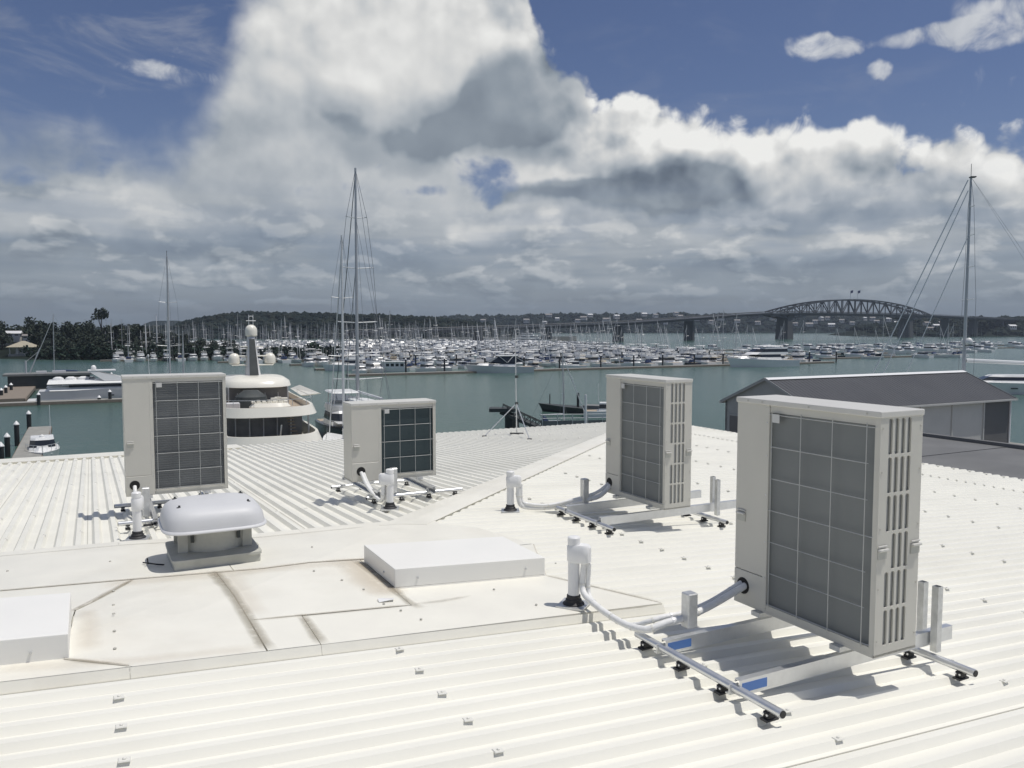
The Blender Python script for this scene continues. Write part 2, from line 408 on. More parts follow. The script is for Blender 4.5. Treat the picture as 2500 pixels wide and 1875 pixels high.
def water_mat():
    m = bpy.data.materials.new('harbour_water'); m.use_nodes = True
    t = m.node_tree; p = t.nodes['Principled BSDF']
    p.inputs['Roughness'].default_value = 0.16
    p.inputs['IOR'].default_value = 1.33
    co = t.nodes.new('ShaderNodeTexCoord')
    n0 = t.nodes.new('ShaderNodeTexNoise'); n0.inputs['Scale'].default_value = 0.02; n0.inputs['Detail'].default_value = 4
    t.links.new(co.outputs['Object'], n0.inputs['Vector'])
    r = t.nodes.new('ShaderNodeValToRGB')
    r.color_ramp.elements[0].position = 0.3; r.color_ramp.elements[0].color = (0.058, 0.112, 0.094, 1)
    r.color_ramp.elements[1].position = 0.7; r.color_ramp.elements[1].color = (0.074, 0.130, 0.110, 1)
    t.links.new(n0.outputs['Fac'], r.inputs[0]); t.links.new(r.outputs[0], p.inputs['Base Color'])
    mp = t.nodes.new('ShaderNodeMapping'); mp.inputs['Scale'].default_value = (1, 1.8, 1); mp.inputs['Rotation'].default_value = (0, 0, R(25))
    t.links.new(co.outputs['Object'], mp.inputs[0])
    n1 = t.nodes.new('ShaderNodeTexNoise'); n1.inputs['Scale'].default_value = 0.55; n1.inputs['Detail'].default_value = 6; n1.inputs['Roughness'].default_value = 0.6
    t.links.new(mp.outputs[0], n1.inputs['Vector'])
    b = t.nodes.new('ShaderNodeBump'); b.inputs['Strength'].default_value = 0.9; b.inputs['Distance'].default_value = 0.28
    t.links.new(n1.outputs['Fac'], b.inputs['Height']); t.links.new(b.outputs[0], p.inputs['Normal'])
    return m
M['water'] = water_mat()

# ------------------------------------------------------------------ mesh helpers
class MB:
    def __init__(s): s.v, s.f, s.m = [], [], []
    def add(s, vs_, fs, mi=0):
        o = len(s.v); s.v += [tuple(p) for p in vs_]
        for f in fs: s.f.append([o + i for i in f]); s.m.append(mi)
    def box(s, x0, x1, y0, y1, z0, z1, mi=0):
        s.add([(x0, y0, z0), (x1, y0, z0), (x1, y1, z0), (x0, y1, z0), (x0, y0, z1), (x1, y0, z1), (x1, y1, z1), (x0, y1, z1)],
              [(3, 2, 1, 0), (4, 5, 6, 7), (0, 1, 5, 4), (1, 2, 6, 5), (2, 3, 7, 6), (3, 0, 4, 7)], mi)
    def bar(s, a, b, w, h, mi=0, up=(0, 0, 1)):
        a, b = Vector(a), Vector(b); d = (b - a).normalized()
        sd_ = d.cross(Vector(up))
        if sd_.length < 1e-4: sd_ = Vector((1, 0, 0))
        sd_.normalize(); u = sd_.cross(d).normalized()
        q = [(sd_ * (w / 2 * i) + u * (h / 2 * j)) for i, j in ((-1, -1), (1, -1), (1, 1), (-1, 1))]
        s.add([a + k for k in q] + [b + k for k in q], [(0, 1, 2, 3), (7, 6, 5, 4), (4, 5, 1, 0), (5, 6, 2, 1), (6, 7, 3, 2), (7, 4, 0, 3)], mi)
    def tube(s, path, r, n=8, mi=0, r2=None, caps=True):
        path = [Vector(p) for p in path]; k = len(path); rings = []
        t0 = (path[1] - path[0]).normalized()
        ref = Vector((0, 0, 1)) if abs(t0.z) < 0.9 else Vector((1, 0, 0))
        nrm = t0.cross(ref).normalized()
        for i, p in enumerate(path):
            t_ = (path[min(i + 1, k - 1)] - path[max(i - 1, 0)]).normalized()
            nrm = (nrm - t_ * nrm.dot(t_)).normalized(); bn = t_.cross(nrm)
            rr = r if r2 is None else r + (r2 - r) * i / (k - 1)
            rings.append([p + (nrm * math.cos(2 * math.pi * j / n) + bn * math.sin(2 * math.pi * j / n)) * rr for j in range(n)])
        vs_ = [q for rg in rings for q in rg]; fs = []
        for i in range(k - 1):
            for j in range(n):
                fs.append((i * n + j, i * n + (j + 1) % n, (i + 1) * n + (j + 1) % n, (i + 1) * n + j))
        if caps: fs += [tuple(range(n - 1, -1, -1)), tuple((k - 1) * n + j for j in range(n))]
        s.add(vs_, fs, mi)
    def lathe(s, prof, n=16, c=(0, 0, 0), mi=0, sx=1, sy=1):
        vs_, fs = [], []
        for r, z in prof:
            for j in range(n):
                a = 2 * math.pi * j / n
                vs_.append((c[0] + r * sx * math.cos(a), c[1] + r * sy * math.sin(a), c[2] + z))
        for i in range(len(prof) - 1):
            for j in range(n):
                fs.append((i * n + j, i * n + (j + 1) % n, (i + 1) * n + (j + 1) % n, (i + 1) * n + j))
        fs += [tuple(range(n - 1, -1, -1)), tuple((len(prof) - 1) * n + j for j in range(n))]
        s.add(vs_, fs, mi)
    def loft(s, secs, closed=True, caps=True, mi=0):
        n = len(secs[0]); vs_ = [p for q in secs for p in q]; fs = []
        for i in range(len(secs) - 1):
            for j in range(n if closed else n - 1):
                fs.append((i * n + j, i * n + (j + 1) % n, (i + 1) * n + (j + 1) % n, (i + 1) * n + j))
        if caps: fs += [tuple(range(n - 1, -1, -1)), tuple((len(secs) - 1) * n + j for j in range(n))]
        s.add(vs_, fs, mi)
    def prism(s, poly, z0, z1, mi=0):
        n = len(poly)
        s.add([(x, y, z0) for x, y in poly] + [(x, y, z1) for x, y in poly],
              [tuple(range(n - 1, -1, -1)), tuple(range(n, 2 * n))] + [(i, (i + 1) % n, n + (i + 1) % n, n + i) for i in range(n)], mi)
    def mesh(s, name, mats, bevel=0.0, smooth=None, fixn=False, segs=1):
        me = bpy.data.meshes.new(name)
        me.from_pydata(s.v, [], s.f)
        for m_ in (mats if isinstance(mats, (list, tuple)) else [mats]): me.materials.append(M[m_] if isinstance(m_, str) else m_)
        me.polygons.foreach_set('material_index', s.m)
        if bevel or fixn:
            bm = bmesh.new(); bm.from_mesh(me)
            if fixn: bmesh.ops.recalc_face_normals(bm, faces=bm.faces)
            if bevel:
                bm.normal_update()
                es = [e for e in bm.edges if len(e.link_faces) == 2 and e.calc_face_angle(0) > R(25)]
                bmesh.ops.bevel(bm, geom=es, offset=bevel, segments=segs, affect='EDGES', profile=0.5, clamp_overlap=True)
            bm.to_mesh(me); bm.free()
        if smooth is not None:
            me.polygons.foreach_set('use_smooth', [True] * len(me.polygons))
            me.set_sharp_from_angle(angle=R(smooth))
        me.update()
        return me
    def build(s, name, mats, parent=None, loc=(0, 0, 0), rz=0.0, **k):
        return link(name, s.mesh(name, mats, **k), parent, loc, rz)

def link(name, me, parent=None, loc=(0, 0, 0), rz=0.0):
    o = bpy.data.objects.new(name, me); COL.objects.link(o)
    o.location = loc; o.rotation_euler = (0, 0, rz)
    if parent: o.parent = parent
    return o
def tag(o, label=None, cat=None, group=None, kind=None):
    if label: o['label'] = label
    if cat: o['category'] = cat
    if group: o['group'] = group
    if kind: o['kind'] = kind
    return o
def thing(name, label, cat, loc=(0, 0, 0), rz=0.0, group=None):
    o = link(name, None, None, loc, rz); o.empty_display_size = 0.1
    return tag(o, label, cat, group)
KIDS = {}
def copy_tree(o, parent=None):
    c = o.copy(); COL.objects.link(c)
    if parent: c.parent = parent
    for ch in o.children: copy_tree(ch, c)
    return c
def ray(px, py):
    x, w = (px - 1250) / FPX, -(py - 937.5) / FPX
    return Vector((x, math.cos(PITCH) + w * math.sin(PITCH), -math.sin(PITCH) + w * math.cos(PITCH)))
def wp(px, py, z=WATER):          # where the sight line meets the level z
    d = ray(px, py); return d * (z / d.z)
def yp(px, py, Y):                # where the sight line is Y metres ahead
    d = ray(px, py); return d * (Y / d.y)

# ------------------------------------------------------------------ roof frame: u runs down the right slope, v down the far slope
RZ = R(27.4)
UX, VX = Vector((math.cos(RZ), math.sin(RZ), 0)), Vector((-math.sin(RZ), math.cos(RZ), 0))
TS = math.tan(R(3.62))
CR, CL = -1.96 + TS * 3.77, -2.045 + TS * 9.81
HIP = -(CR - CL) / TS                                   # hip line: u = v - HIP
def zr(u): return CR - TS * u                # rib tops, right slope
def zl(v): return CL - TS * v                # rib tops, far slope
def zroof(u, v): return min(zr(u), zl(v) + max(0.0, 5.8 - v) * 0.06)
def W(u, v, z=0.0): return UX * u + VX * v + Vector((0, 0, z))
def uv_of(p): return p.dot(UX), p.dot(VX)

rng = random.Random(7)
# ------------------------------------------------------------------ water, ground
w_ = MB(); w_.add([(-4500, -300, WATER), (4500, -300, WATER), (4500, 5200, WATER), (-4500, 5200, WATER)], [(0, 1, 2, 3)])
tag(w_.build('water', 'water'), kind='structure')
g_ = MB(); g_.box(-14, 47, -16, 18.2, WATER - 1.5, WATER + 2.0); g_.box(14.9, 75.2, 5, 57.5, WATER - 1.5, WATER + 1.98)
tag(g_.build('wharf_ground', 'concrete', rz=RZ), kind='structure')

# ------------------------------------------------------------------ the building under our feet
PITCHR, RH = 0.157, 0.034
NR = 6
CW = PITCHR * NR
U_MIN, U_EAVE, V_EAVE, V_MIN = -6.0, 14.45, 18.9, -3.0
bld = thing('white_roof_building', 'low building under the white corrugated metal roof that fills the foreground', 'building', (0, 0, 0), RZ)
mb = MB(); mb.box(U_MIN + .1, U_EAVE - .35, V_MIN + .1, V_EAVE - .4, WATER + 2.0, -3.0)
mb.build('wall', 'shedwall', bld)

def profile():
    p = []
    for k in range(NR):
        c = (k + 0.5) * PITCHR
        p += [(c - 0.046, 0), (c - 0.021, RH), (c + 0.021, RH), (c + 0.046, 0)]
    return [(0.0, 0)] + p + [(CW, 0)]
PROF = profile()
def sheet(lo, axis):
    """one long roofing sheet, its ribs running down the slope and its head cut along the hip"""
    m_ = MB(); a, b = [], []
    for w0, h in PROF:
        q = lo + w0
        if axis == 'R':
            u0, u1 = (U_MIN if q < 4.6 else max(q - HIP, U_MIN)), U_EAVE
            if u0 >= u1: u0 = u1 - 0.01
            a.append((u0, q, zr(u0) - RH + h)); b.append((u1, q, zr(u1) - RH + h))
        else:
            v0, v1 = max(q + HIP, 4.62), V_EAVE
            if v0 >= v1: v0 = v1 - 0.01
            a.append((q, v0, zl(v0) - RH + h)); b.append((q, v1, zl(v1) - RH + h))
    n = len(a)
    if axis == 'R': m_.add(a + b, [(i, n + i, n + i + 1, i + 1) for i in range(n - 1)])
    else: m_.add(a + b, [(i, i + 1, n + i + 1, n + i) for i in range(n - 1)])
    # side lap: a narrow lip with grime gathered along it
    e = 0.0035
    if axis == 'R':
        (x0, y0, z0), (x1, y1, z1) = a[0], b[0]
        m_.add([(x0, y0 - .007, z0 + e), (x1, y0 - .007, z1 + e), (x1, y0, z1 + e), (x0, y0, z0 + e)], [(0, 1, 2, 3)], 1)
    else:
        (x0, y0, z0), (x1, y1, z1) = a[0], b[0]
        m_.add([(x0 - .007, y0, z0 + e), (x0, y0, z0 + e), (x0, y1, z1 + e), (x0 - .007, y1, z1 + e)], [(0, 1, 2, 3)], 1)
    m_.build('roof_sheet', ['roof', 'lap'], bld)
v = 3.46 - 7 * CW
while v < V_EAVE - 0.2:
    sheet(v, 'R'); v += CW
u = -0.06 - 6 * CW
while u < U_EAVE - HIP + 5 and u + HIP < V_EAVE - 0.1:
    sheet(u, 'L'); u += CW

# hip flashing: two folded strips that lie on the rib tops
def strip(name, pts_in, pts_out, zf, th=0.006, m_='flash', lift=0.0):
    s_ = MB(); n = len(pts_in)
    top = [(a, b, zf(a, b) + lift + th) for a, b in pts_in] + [(a, b, zf(a, b) + lift + th) for a, b in pts_out]
    bot = [(a, b, z - th) for a, b, z in top]
    fs = [(i, i + 1, n + i + 1, n + i) for i in range(n - 1)]
    s_.add(top, fs); o = len(s_.v)
    s_.add(bot, [f[::-1] for f in fs])
    rim_ = list(range(n)) + list(range(2 * n - 1, n - 1, -1))
    for i in range(len(rim_)):
        p, q = rim_[i], rim_[(i + 1) % len(rim_)]
        s_.f.append([p, q, o + q, o + p]); s_.m.append(0)
    return s_.build(name, m_, bld, fixn=True)
hs, he = 2.62, V_EAVE - HIP
strip('hip_flashing', [(hs, hs + HIP), (he, he + HIP)], [(hs - .22, hs - .22 + HIP + .28), (he, he + HIP + 0.28)], lambda a, b: zroof(a, b) + 0.010)
strip('hip_flashing', [(hs, hs + HIP), (he, he + HIP)], [(hs + 0.22, hs + .22 + HIP - 0.28), (he + 0.26, he + HIP)], lambda a, b: zroof(a, b) + 0.010)
# white apron over the far eave at the left
strip('eave_flashing', [(-6, 18.15), (2.9, 18.15)], [(-6, 19.15), (2.9, 19.15)], lambda a, b: zl(b) + 0.001)
clo = MB(); clo.add([(-6, 18.165, zl(18.165) - RH), (2.9, 18.165, zl(18.165) - RH), (2.9, 18.165, zl(18.165) + .002), (-6, 18.165, zl(18.165) + .002)], [(0, 1, 2, 3)]); clo.build('rib_closure', 'flash', bld)
gt = MB()
for p in ((U_MIN, V_EAVE - .02, U_EAVE, V_EAVE + .12),): gt.box(p[0], p[2], p[1], p[3], zl(V_EAVE) - .22, zl(V_EAVE) - .075)
gt.box(U_EAVE - .02, U_EAVE + .12, V_MIN, V_EAVE + .12, zr(U_EAVE) - .22, zr(U_EAVE) - .075)
gt.build('gutter', 'white', bld)

# flat flashing panels laid over the ribs around the hatches and the fan
def panel(poly, lift, name='flashing_panel', m_='flash', th=0.012):
    bm = bmesh.new()
    vs_ = [bm.verts.new((a, b, 0)) for a, b in poly]
    bm.faces.new(vs_)
    for k in range(-2, 4): bmesh.ops.bisect_plane(bm, geom=bm.verts[:] + bm.edges[:] + bm.faces[:], plane_co=(0, HIP + k * .42, 0), plane_no=(1, -1, 0))
    for k in range(-2, 7): bmesh.ops.bisect_plane(bm, geom=bm.verts[:] + bm.edges[:] + bm.faces[:], plane_co=(k * .55, 0, 0), plane_no=(1, 0, 0))
    bmesh.ops.triangulate(bm, faces=bm.faces[:])
    for q in bm.verts: q.co.z = zroof(q.co.x, q.co.y) + lift
    bmesh.ops.recalc_face_normals(bm, faces=bm.faces)
    if sum(f.normal.z for f in bm.faces) < 0: bmesh.ops.reverse_faces(bm, faces=bm.faces)
    ext = bmesh.ops.extrude_face_region(bm, geom=bm.faces[:])
    nv = [g__ for g__ in ext['geom'] if isinstance(g__, bmesh.types.BMVert)]
    for q in nv: q.co.z += th
    bmesh.ops.recalc_face_normals(bm, faces=bm.faces)
    me = bpy.data.meshes.new(name); bm.to_mesh(me); bm.free()
    me.materials.append(M[m_])
    return link(name, me, bld)
UP = [(-6.0, 8.55), (-0.71, 7.90), (0.25, 7.78), (1.32, 7.42), (2.26, 7.34), (3.00, 7.16)]
def upy(u):
    for (a, b), (c, d) in zip(UP, UP[1:]):
        if a <= u <= c: return b + (d - b) * (u - a) / (c - a)
    return UP[-1][1]
LOWV = 4.45
panel([(-6, 6.98), (-.59, 6.535), (.23, 6.36), (.90, 6.20), (.90, upy(.9)), (.25, upy(.25)), (-.71, upy(-.71)), (-6, 8.55)], 0.0150)
panel([(.906, 6.20), (1.1, 6.155), (2.31, 6.135), (3.44, 6.26), (3.23, 7.0), (3.00, 7.155), (2.26, upy(2.26)), (1.32, upy(1.32)), (.906, upy(.906))], 0.0140)
panel([(-6, LOWV), (.140, LOWV), (-.162, 4.655), (-.128, 5.64), (.222, 6.352), (-.59, 6.527), (-6, 6.97)], 0.0130)
panel([(-.155, 4.658), (.147, LOWV), (.806, LOWV), (.800, 5.13), (.780, 6.225), (.229, 6.352), (-.120, 5.64)], 0.0125)
panel([(.806, 4.975), (1.822, 4.955), (1.832, 6.128), (1.1, 6.148), (.786, 6.222)], 0.0132)
panel([(.814, LOWV), (1.100, LOWV), (1.112, 4.962), (.808, 4.968)], 0.0140)
panel([(1.106, LOWV), (3.505, 4.48), (3.05, 5.32), (3.45, 6.25), (2.31, 6.128), (1.838, 6.128), (1.828, 4.948), (1.118, 4.956)], 0.0120)
# thin sealant beads where panels meet
def band(path, w, lift=0.0272):
    for (a, b), (c, d) in zip(path, path[1:]):
        L_ = math.hypot(c - a, d - b); nx, ny = -(d - b) / L_ * w / 2, (c - a) / L_ * w / 2
        panel([(a - nx, b - ny), (c - nx, d - ny), (c + nx, d + ny), (a + nx, b + ny)], lift, 'sealant_strip', 'seal', 0.0015)
band([(.83, 4.968), (1.80, 4.955)], .010, .0265)
band([(-.125, 5.645), (.222, 6.33)], .018)
band([(-.158, 4.657), (.13, 4.462)], .016)
band([(-6, 6.975), (-.59, 6.531), (.22, 6.357)], .012, .0275)
band([(.80, 6.215), (1.1, 6.152), (2.31, 6.132)], .012, .0270)
band([(3.055, 5.32), (3.50, 4.49)], .012, .0250)
band([(3.45, 6.24), (3.06, 5.34)], .010, .0250)
# grime and pale rust washed along the joints (worn-in dirt, feathered at its edges)
def stain(path, w, m_, lift=0.0300, k=1.0):
    c = MB(); att = []; q = []
    for (a, b), (e, d) in zip(path, path[1:]):
        n = max(2, int(math.hypot(e - a, d - b) / .06))
        q += [(a + (e - a) * i / n, b + (d - b) * i / n) for i in range(n)]
    q.append(path[-1])
    for i, (a, b) in enumerate(q):
        p0, p1 = q[max(i - 1, 0)], q[min(i + 1, len(q) - 1)]
        L_ = math.hypot(p1[0] - p0[0], p1[1] - p0[1]) or 1; nx, ny = -(p1[1] - p0[1]) / L_, (p1[0] - p0[0]) / L_
        end = min(1.0, min(i, len(q) - 1 - i) / 2.0) if k <= 1 else 1.0
        ww = w * (1 + .35 * mnoise.noise(Vector((a * 5, b * 5, 1))))
        for j, f in enumerate((-1, -.5, 0, .5, 1)):
            x, y = a + nx * f * ww / 2, b + ny * f * ww / 2
            c.v.append((x, y, zroof(x, y) + lift)); att.append((0, .62, 1, .62, 0)[j] * min(1, k) * end)
    for i in range(len(q) - 1):
        for j in range(4): c.f.append([i * 5 + j, (i + 1) * 5 + j, (i + 1) * 5 + j + 1, i * 5 + j + 1]); c.m.append(0)
    me = c.mesh('grime_stain', m_); A = me.attributes.new('worn', 'FLOAT', 'POINT'); A.data.foreach_set('value', att)
    return link('grime_stain', me, bld)
stain([(.765, 6.30), (.785, 5.7), (.800, 5.13), (.812, 4.44)], .11, 'grime')
stain([(1.118, 5.0), (1.108, 4.43)], .10, 'grime')
stain([(1.80, 6.15), (1.825, 5.5), (1.83, 4.98), (1.87, 4.86)], .09, 'grime')
stain([(1.76, 6.2), (1.74, 5.6), (1.76, 5.15)], .32, 'rust', .0310, .8)
stain([(1.82, 4.96), (2.05, 4.97), (2.3, 5.02)], .05, 'grime', .0305, .6)
stain([(.83, 4.96), (1.30, 4.955), (1.80, 4.955)], .045, 'grime', .0305, .7)
stain([(-.16, 5.60), (.06, 6.02), (.25, 6.38)], .065, 'grime', .0305, .9)
stain([(-.20, 4.68), (-.02, 4.56), (.16, 4.45)], .05, 'grime', .0305, .8)
stain([(-2.5, 6.70), (-.59, 6.53), (.22, 6.36), (1.1, 6.15), (2.31, 6.13)], .05, 'grime', .0307, .7)
stain([(.0, 6.30), (.5, 6.22), (1.0, 6.10), (1.7, 6.05)], .30, 'rust', .0310, .42)
stain([(-.5, 4.62), (.2, 4.52), (.8, 4.50)], .16, 'rust', .0310, .35)
stain([(.86, 5.02), (.86, 5.6), (.85, 6.1)], .18, 'rust', .0312, .35)
stain([(-.06, 4.72), (-.04, 5.2), (-.06, 5.62)], .16, 'rust', .0312, .4)
stain([(-2.5, 8.02), (-.71, 7.88), (.25, 7.76), (1.32, 7.40), (2.26, 7.32)], .05, 'grime', .0305, .55)
stain([(3.05, 5.34), (3.25, 4.95), (3.50, 4.50)], .05, 'grime', .0305, .6)
# screw heads on the panels
sh = MB(); sh.lathe([(.009, 0), (.009, .006), (.004, .009)], 6); SH = sh.mesh('panel_screw', 'lap')
for a, b in ((.10, 6.05), (.09, 5.62), (.085, 5.33), (.08, 5.0), (.075, 4.72), (1.42, 5.9), (1.55, 5.62), (1.63, 5.36), (1.66, 5.12), (1.66, 5.02), (1.72, 4.86), (1.78, 4.66), (2.5, 5.1), (2.62, 4.7), (3.3, 5.6), (3.2, 5.0), (2.9, 4.62), (-.6, 7.2), (.1, 7.1), (1.6, 6.7)):
    link('panel_screw', SH, bld, (a, b, zroof(a, b) + .0275))
# lower apron folded down onto the ribs, in three lengths; upper apron over the far slope
for a, b in ((-6, .134), (.136, 1.102), (1.104, 3.49)):
    us = [a + (b - a) * k / 12 for k in range(13)]
    strip('apron_flashing', [(q, LOWV - .004) for q in us], [(q, LOWV - .026) for q in us],
          lambda p, q: zroof(p, q) + (0.018 if q > LOWV - .015 else -RH + 0.004), 0.005)
for a, b in ((-6, .183), (.185, 1.703), (1.705, 2.98)):
    us = [a + (b - a) * k / 12 for k in range(13)]
    strip('apron_flashing', [(q, upy(q) + .004) for q in us], [(q, upy(q) + .28) for q in us],
          lambda p, q: zroof(p, q) + 0.006, 0.006)

# roof clips: cupped washer and screw head on the ribs, on the purlin lines
cm = MB()
cm.add([(-.027, -.0215, .0), (.027, -.0215, .0), (.027, .0215, .0), (-.027, .0215, .0), (-.024, -.018, .005), (.024, -.018, .005), (.024, .018, .005), (-.024, .018, .005)],
       [(4, 5, 6, 7), (0, 1, 5, 4), (1, 2, 6, 5), (2, 3, 7, 6), (3, 0, 4, 7)])
cm.lathe([(.009, .004), (.009, .010), (.005, .013)], 6)
CLIP = cm.mesh('roof_clip', 'clip')
clips = []
v0 = 3.519
for row, (uu, step) in enumerate(((.076, 2), (1.513, 2), (3.05, 2), (4.58, 2), (6.12, 2), (7.65, 2), (9.34, 2), (11.08, 2), (12.76, 1), (14.3, 2))):
    k = -30
    while k < 110:
        vv = v0 + k * PITCHR * (step if step == 2 else 1) + (0.0 if row % 2 == 0 else PITCHR)
        k += 1
        if uu < vv - HIP + .45 or vv > V_EAVE - .3: continue
        if uu < 3.52 and LOWV - .1 < vv < 7.5: continue
        clips.append((uu, vv, zr(uu), 0))
for row, (vv, step) in enumerate(((8.94, 2), (10.39, 2), (11.86, 2), (13.34, 2), (14.8, 2), (16.3, 2), (17.6, 1))):
    k = -30
    while k < 110:
        uu = -.434 + k * PITCHR * step + (0.0 if row % 2 == 0 else PITCHR)
        k += 1
        if vv < uu + HIP + .45 or uu < -3 or (vv > 18 and uu < 3): continue
        clips.append((uu, vv, zl(vv), 1))
cs = []
for c in clips:
    p = W(*c[:3])
    if p.y < 1: continue
    d_ = math.atan2(p.x, p.y)
    if abs(d_) > R(36) or p.y * 0.62 < -p.z - 0.2: continue
    cs.append((p.length, c))
cs.sort()
for i, (_, (a, b, z, s_)) in enumerate(cs[:298]):
    o = link('roof_clip', CLIP, bld, (a, b, z)); o.scale = (.88, .88, .88); o.rotation_euler = (0, TS if s_ == 0 else 0, rng.uniform(-.12, .12) + (0 if s_ == 0 else math.pi / 2))
if len(cs) > 298:
    st = MB()
    for _, (a, b, z, s_) in cs[298:]:
        st.box(a - .026, a + .026, b - .022, b + .022, z + .001, z + .008)
    tag(st.build('roof_clip_rest', 'clip', bld), kind='stuff')

# ------------------------------------------------------------------ hatches on the flashing
def hatch(u0, u1, v0, v1, h, label):
    t = thing('roof_hatch', label, 'hatch', W((u0 + u1) / 2, (v0 + v1) / 2, zroof((u0 + u1) / 2, (v0 + v1) / 2)), RZ, 'white box hatches on the roof')
    a, b = (u1 - u0) / 2, (v1 - v0) / 2
    c = MB()
    zc = lambda x: -TS * x
    c.add([(x, y, zc(x) - .03) for x, y in ((-a + .02, -b + .02), (a - .02, -b + .02), (a - .02, b - .02), (-a + .02, b - .02))] +
          [(x, y, zc(x) + .05) for x, y in ((-a + .02, -b + .02), (a - .02, -b + .02), (a - .02, b - .02), (-a + .02, b - .02))],
          [(4, 5, 6, 7), (0, 1, 5, 4), (1, 2, 6, 5), (2, 3, 7, 6), (3, 0, 4, 7)])
    c.build('curb', 'curb', t)
    l = MB()
    l.add([(x, y, zc(x) + .032) for x, y in ((-a, -b), (a, -b), (a, b), (-a, b))] + [(x, y, zc(x) + h + (.006 if abs(y) < 0 else 0)) for x, y in ((-a, -b), (a, -b), (a, b), (-a, b))],
          [(3, 2, 1, 0), (4, 5, 6, 7), (0, 1, 5, 4), (1, 2, 6, 5), (2, 3, 7, 6), (3, 0, 4, 7)])
    l.build('lid', 'boxwhite', t, bevel=.005, segs=2)
    f = MB(); f.add([(-a - .004, -b - .006, a * TS + .031), (a + .004, -b - .006, -a * TS + .031), (a + .004, -b - .006, -a * TS + .022), (-a - .004, -b - .006, a * TS + .022),
                     (-a - .004, -b + .02, a * TS + .031), (a + .004, -b + .02, -a * TS + .031), (a + .004, -b + .02, -a * TS + .022), (-a - .004, -b + .02, a * TS + .022)],
                    [(0, 1, 5, 4), (3, 2, 1, 0), (7, 6, 2, 3)])
    f.build('drip_edge', 'boxwhite', t, fixn=True)
    for x in (-a * .72, a * .72):
        q = MB(); q.tube([(x, -b + .004, zc(x) + h * .55), (x, -b - .010, zc(x) + h * .55)], .008, 6); q.build('screw', 'galv', t)
    q = MB(); q.tube([(-a + .004, -b * .35, zc(-a) + h * .5), (-a - .010, -b * .35, zc(-a) + h * .5)], .008, 6); q.build('screw', 'galv', t)
hatch(1.842, 3.044, 5.325, 6.04, .165, 'shallow white box hatch in the middle of the flat flashing, beside rust stains')
hatch(-1.34, -.137, 4.665, 5.40, .175, 'shallow white box hatch cut off by the left edge of the photo')

# ------------------------------------------------------------------ mushroom fan
def superell(a, b, n=40, e=4.5, z=0.0):
    p = []
    for i in range(n):
        t_ = 2 * math.pi * i / n; c_, s_ = math.cos(t_), math.sin(t_)
        p.append((a * math.copysign(abs(c_) ** (2 / e), c_), b * math.copysign(abs(s_) ** (2 / e), s_), z))
    return p
FU, FV_ = .825, 6.74
fan = thing('roof_fan', 'mushroom roof fan with a pale rounded cowl on a weathered square curb', 'fan', W(FU, FV_, zroof(FU, FV_)), RZ)
c = MB(); c.loft([superell(.315, .315, 32, 30, -.05), superell(.315, .315, 32, 30, .115)]); c.build('curb', 'curb', fan, fixn=True)
c = MB(); c.loft([superell(.327, .327, 32, 16, .105), superell(.327, .327, 32, 16, .125), superell(.27, .24, 32, 6, .145), superell(.235, .235, 32, 6, .145)]); c.build('base_flange', 'curb', fan, fixn=True, smooth=30)
c = MB(); c.lathe([(.245, .14), (.235, .36)], 28); c.build('neck', 'curb', fan, smooth=40)
for x, y in ((-.235, -.17), (.235, -.17), (-.235, .17), (.235, .17)):
    c = MB(); c.box(x - .035, x + .035, y - .012, y + .012, .135, .345); c.build('bracket', 'curb', fan)
    c = MB(); c.box(x * .72 - .012, x * .72 + .012, y - .03, y - .015, .22, .33); c.build('bracket_bolt', 'steel', fan)
c = MB()
prof = [(.400, .225), (.413, .225), (.418, .233), (.413, .243), (.402, .248), (.397, .275), (.388, .315), (.366, .355), (.325, .385), (.265, .400), (.15, .407), (.02, .409)]
c.loft([superell(.34, .34, 48, 4.2, .330)] + [superell(r * .925, r * .925, 48, 4.6 if r > .3 else 3.6, z + .098) for r, z in prof], caps=False)
c.add(superell(.0185, .0185, 48, 3.6, .507), [tuple(range(48))])
c.build('cowl', 'dome', fan, smooth=50, fixn=True)
for x, y in ((-.27, -.17), (.27, -.17), (-.27, .22), (.27, .22)):
    c = MB(); c.lathe([(.019, .478), (.019, .494), (.008, .496), (.008, .507)], 10, (x * .93, y * .93, 0)); c.build('cowl_bolt', 'steel', fan)
c = MB(); c.box(.31, .345, -.05, .03, .03, .11); c.build('cable_gland', 'curb', fan)
cb = MB(); cb.tube([(-.36, -.02, .03), (-.42, -.05, .05), (-.46, .02, .045), (-.50, .10, .035)], .006, 6)
cb.tube([(-.47, .02, .04), (-.475, .0, .09)], .006, 6)
tag(cb.build('cable', 'black', None, W(FU, FV_, zroof(FU, FV_)), RZ), 'short dark cable lying beside the fan curb', 'cable')

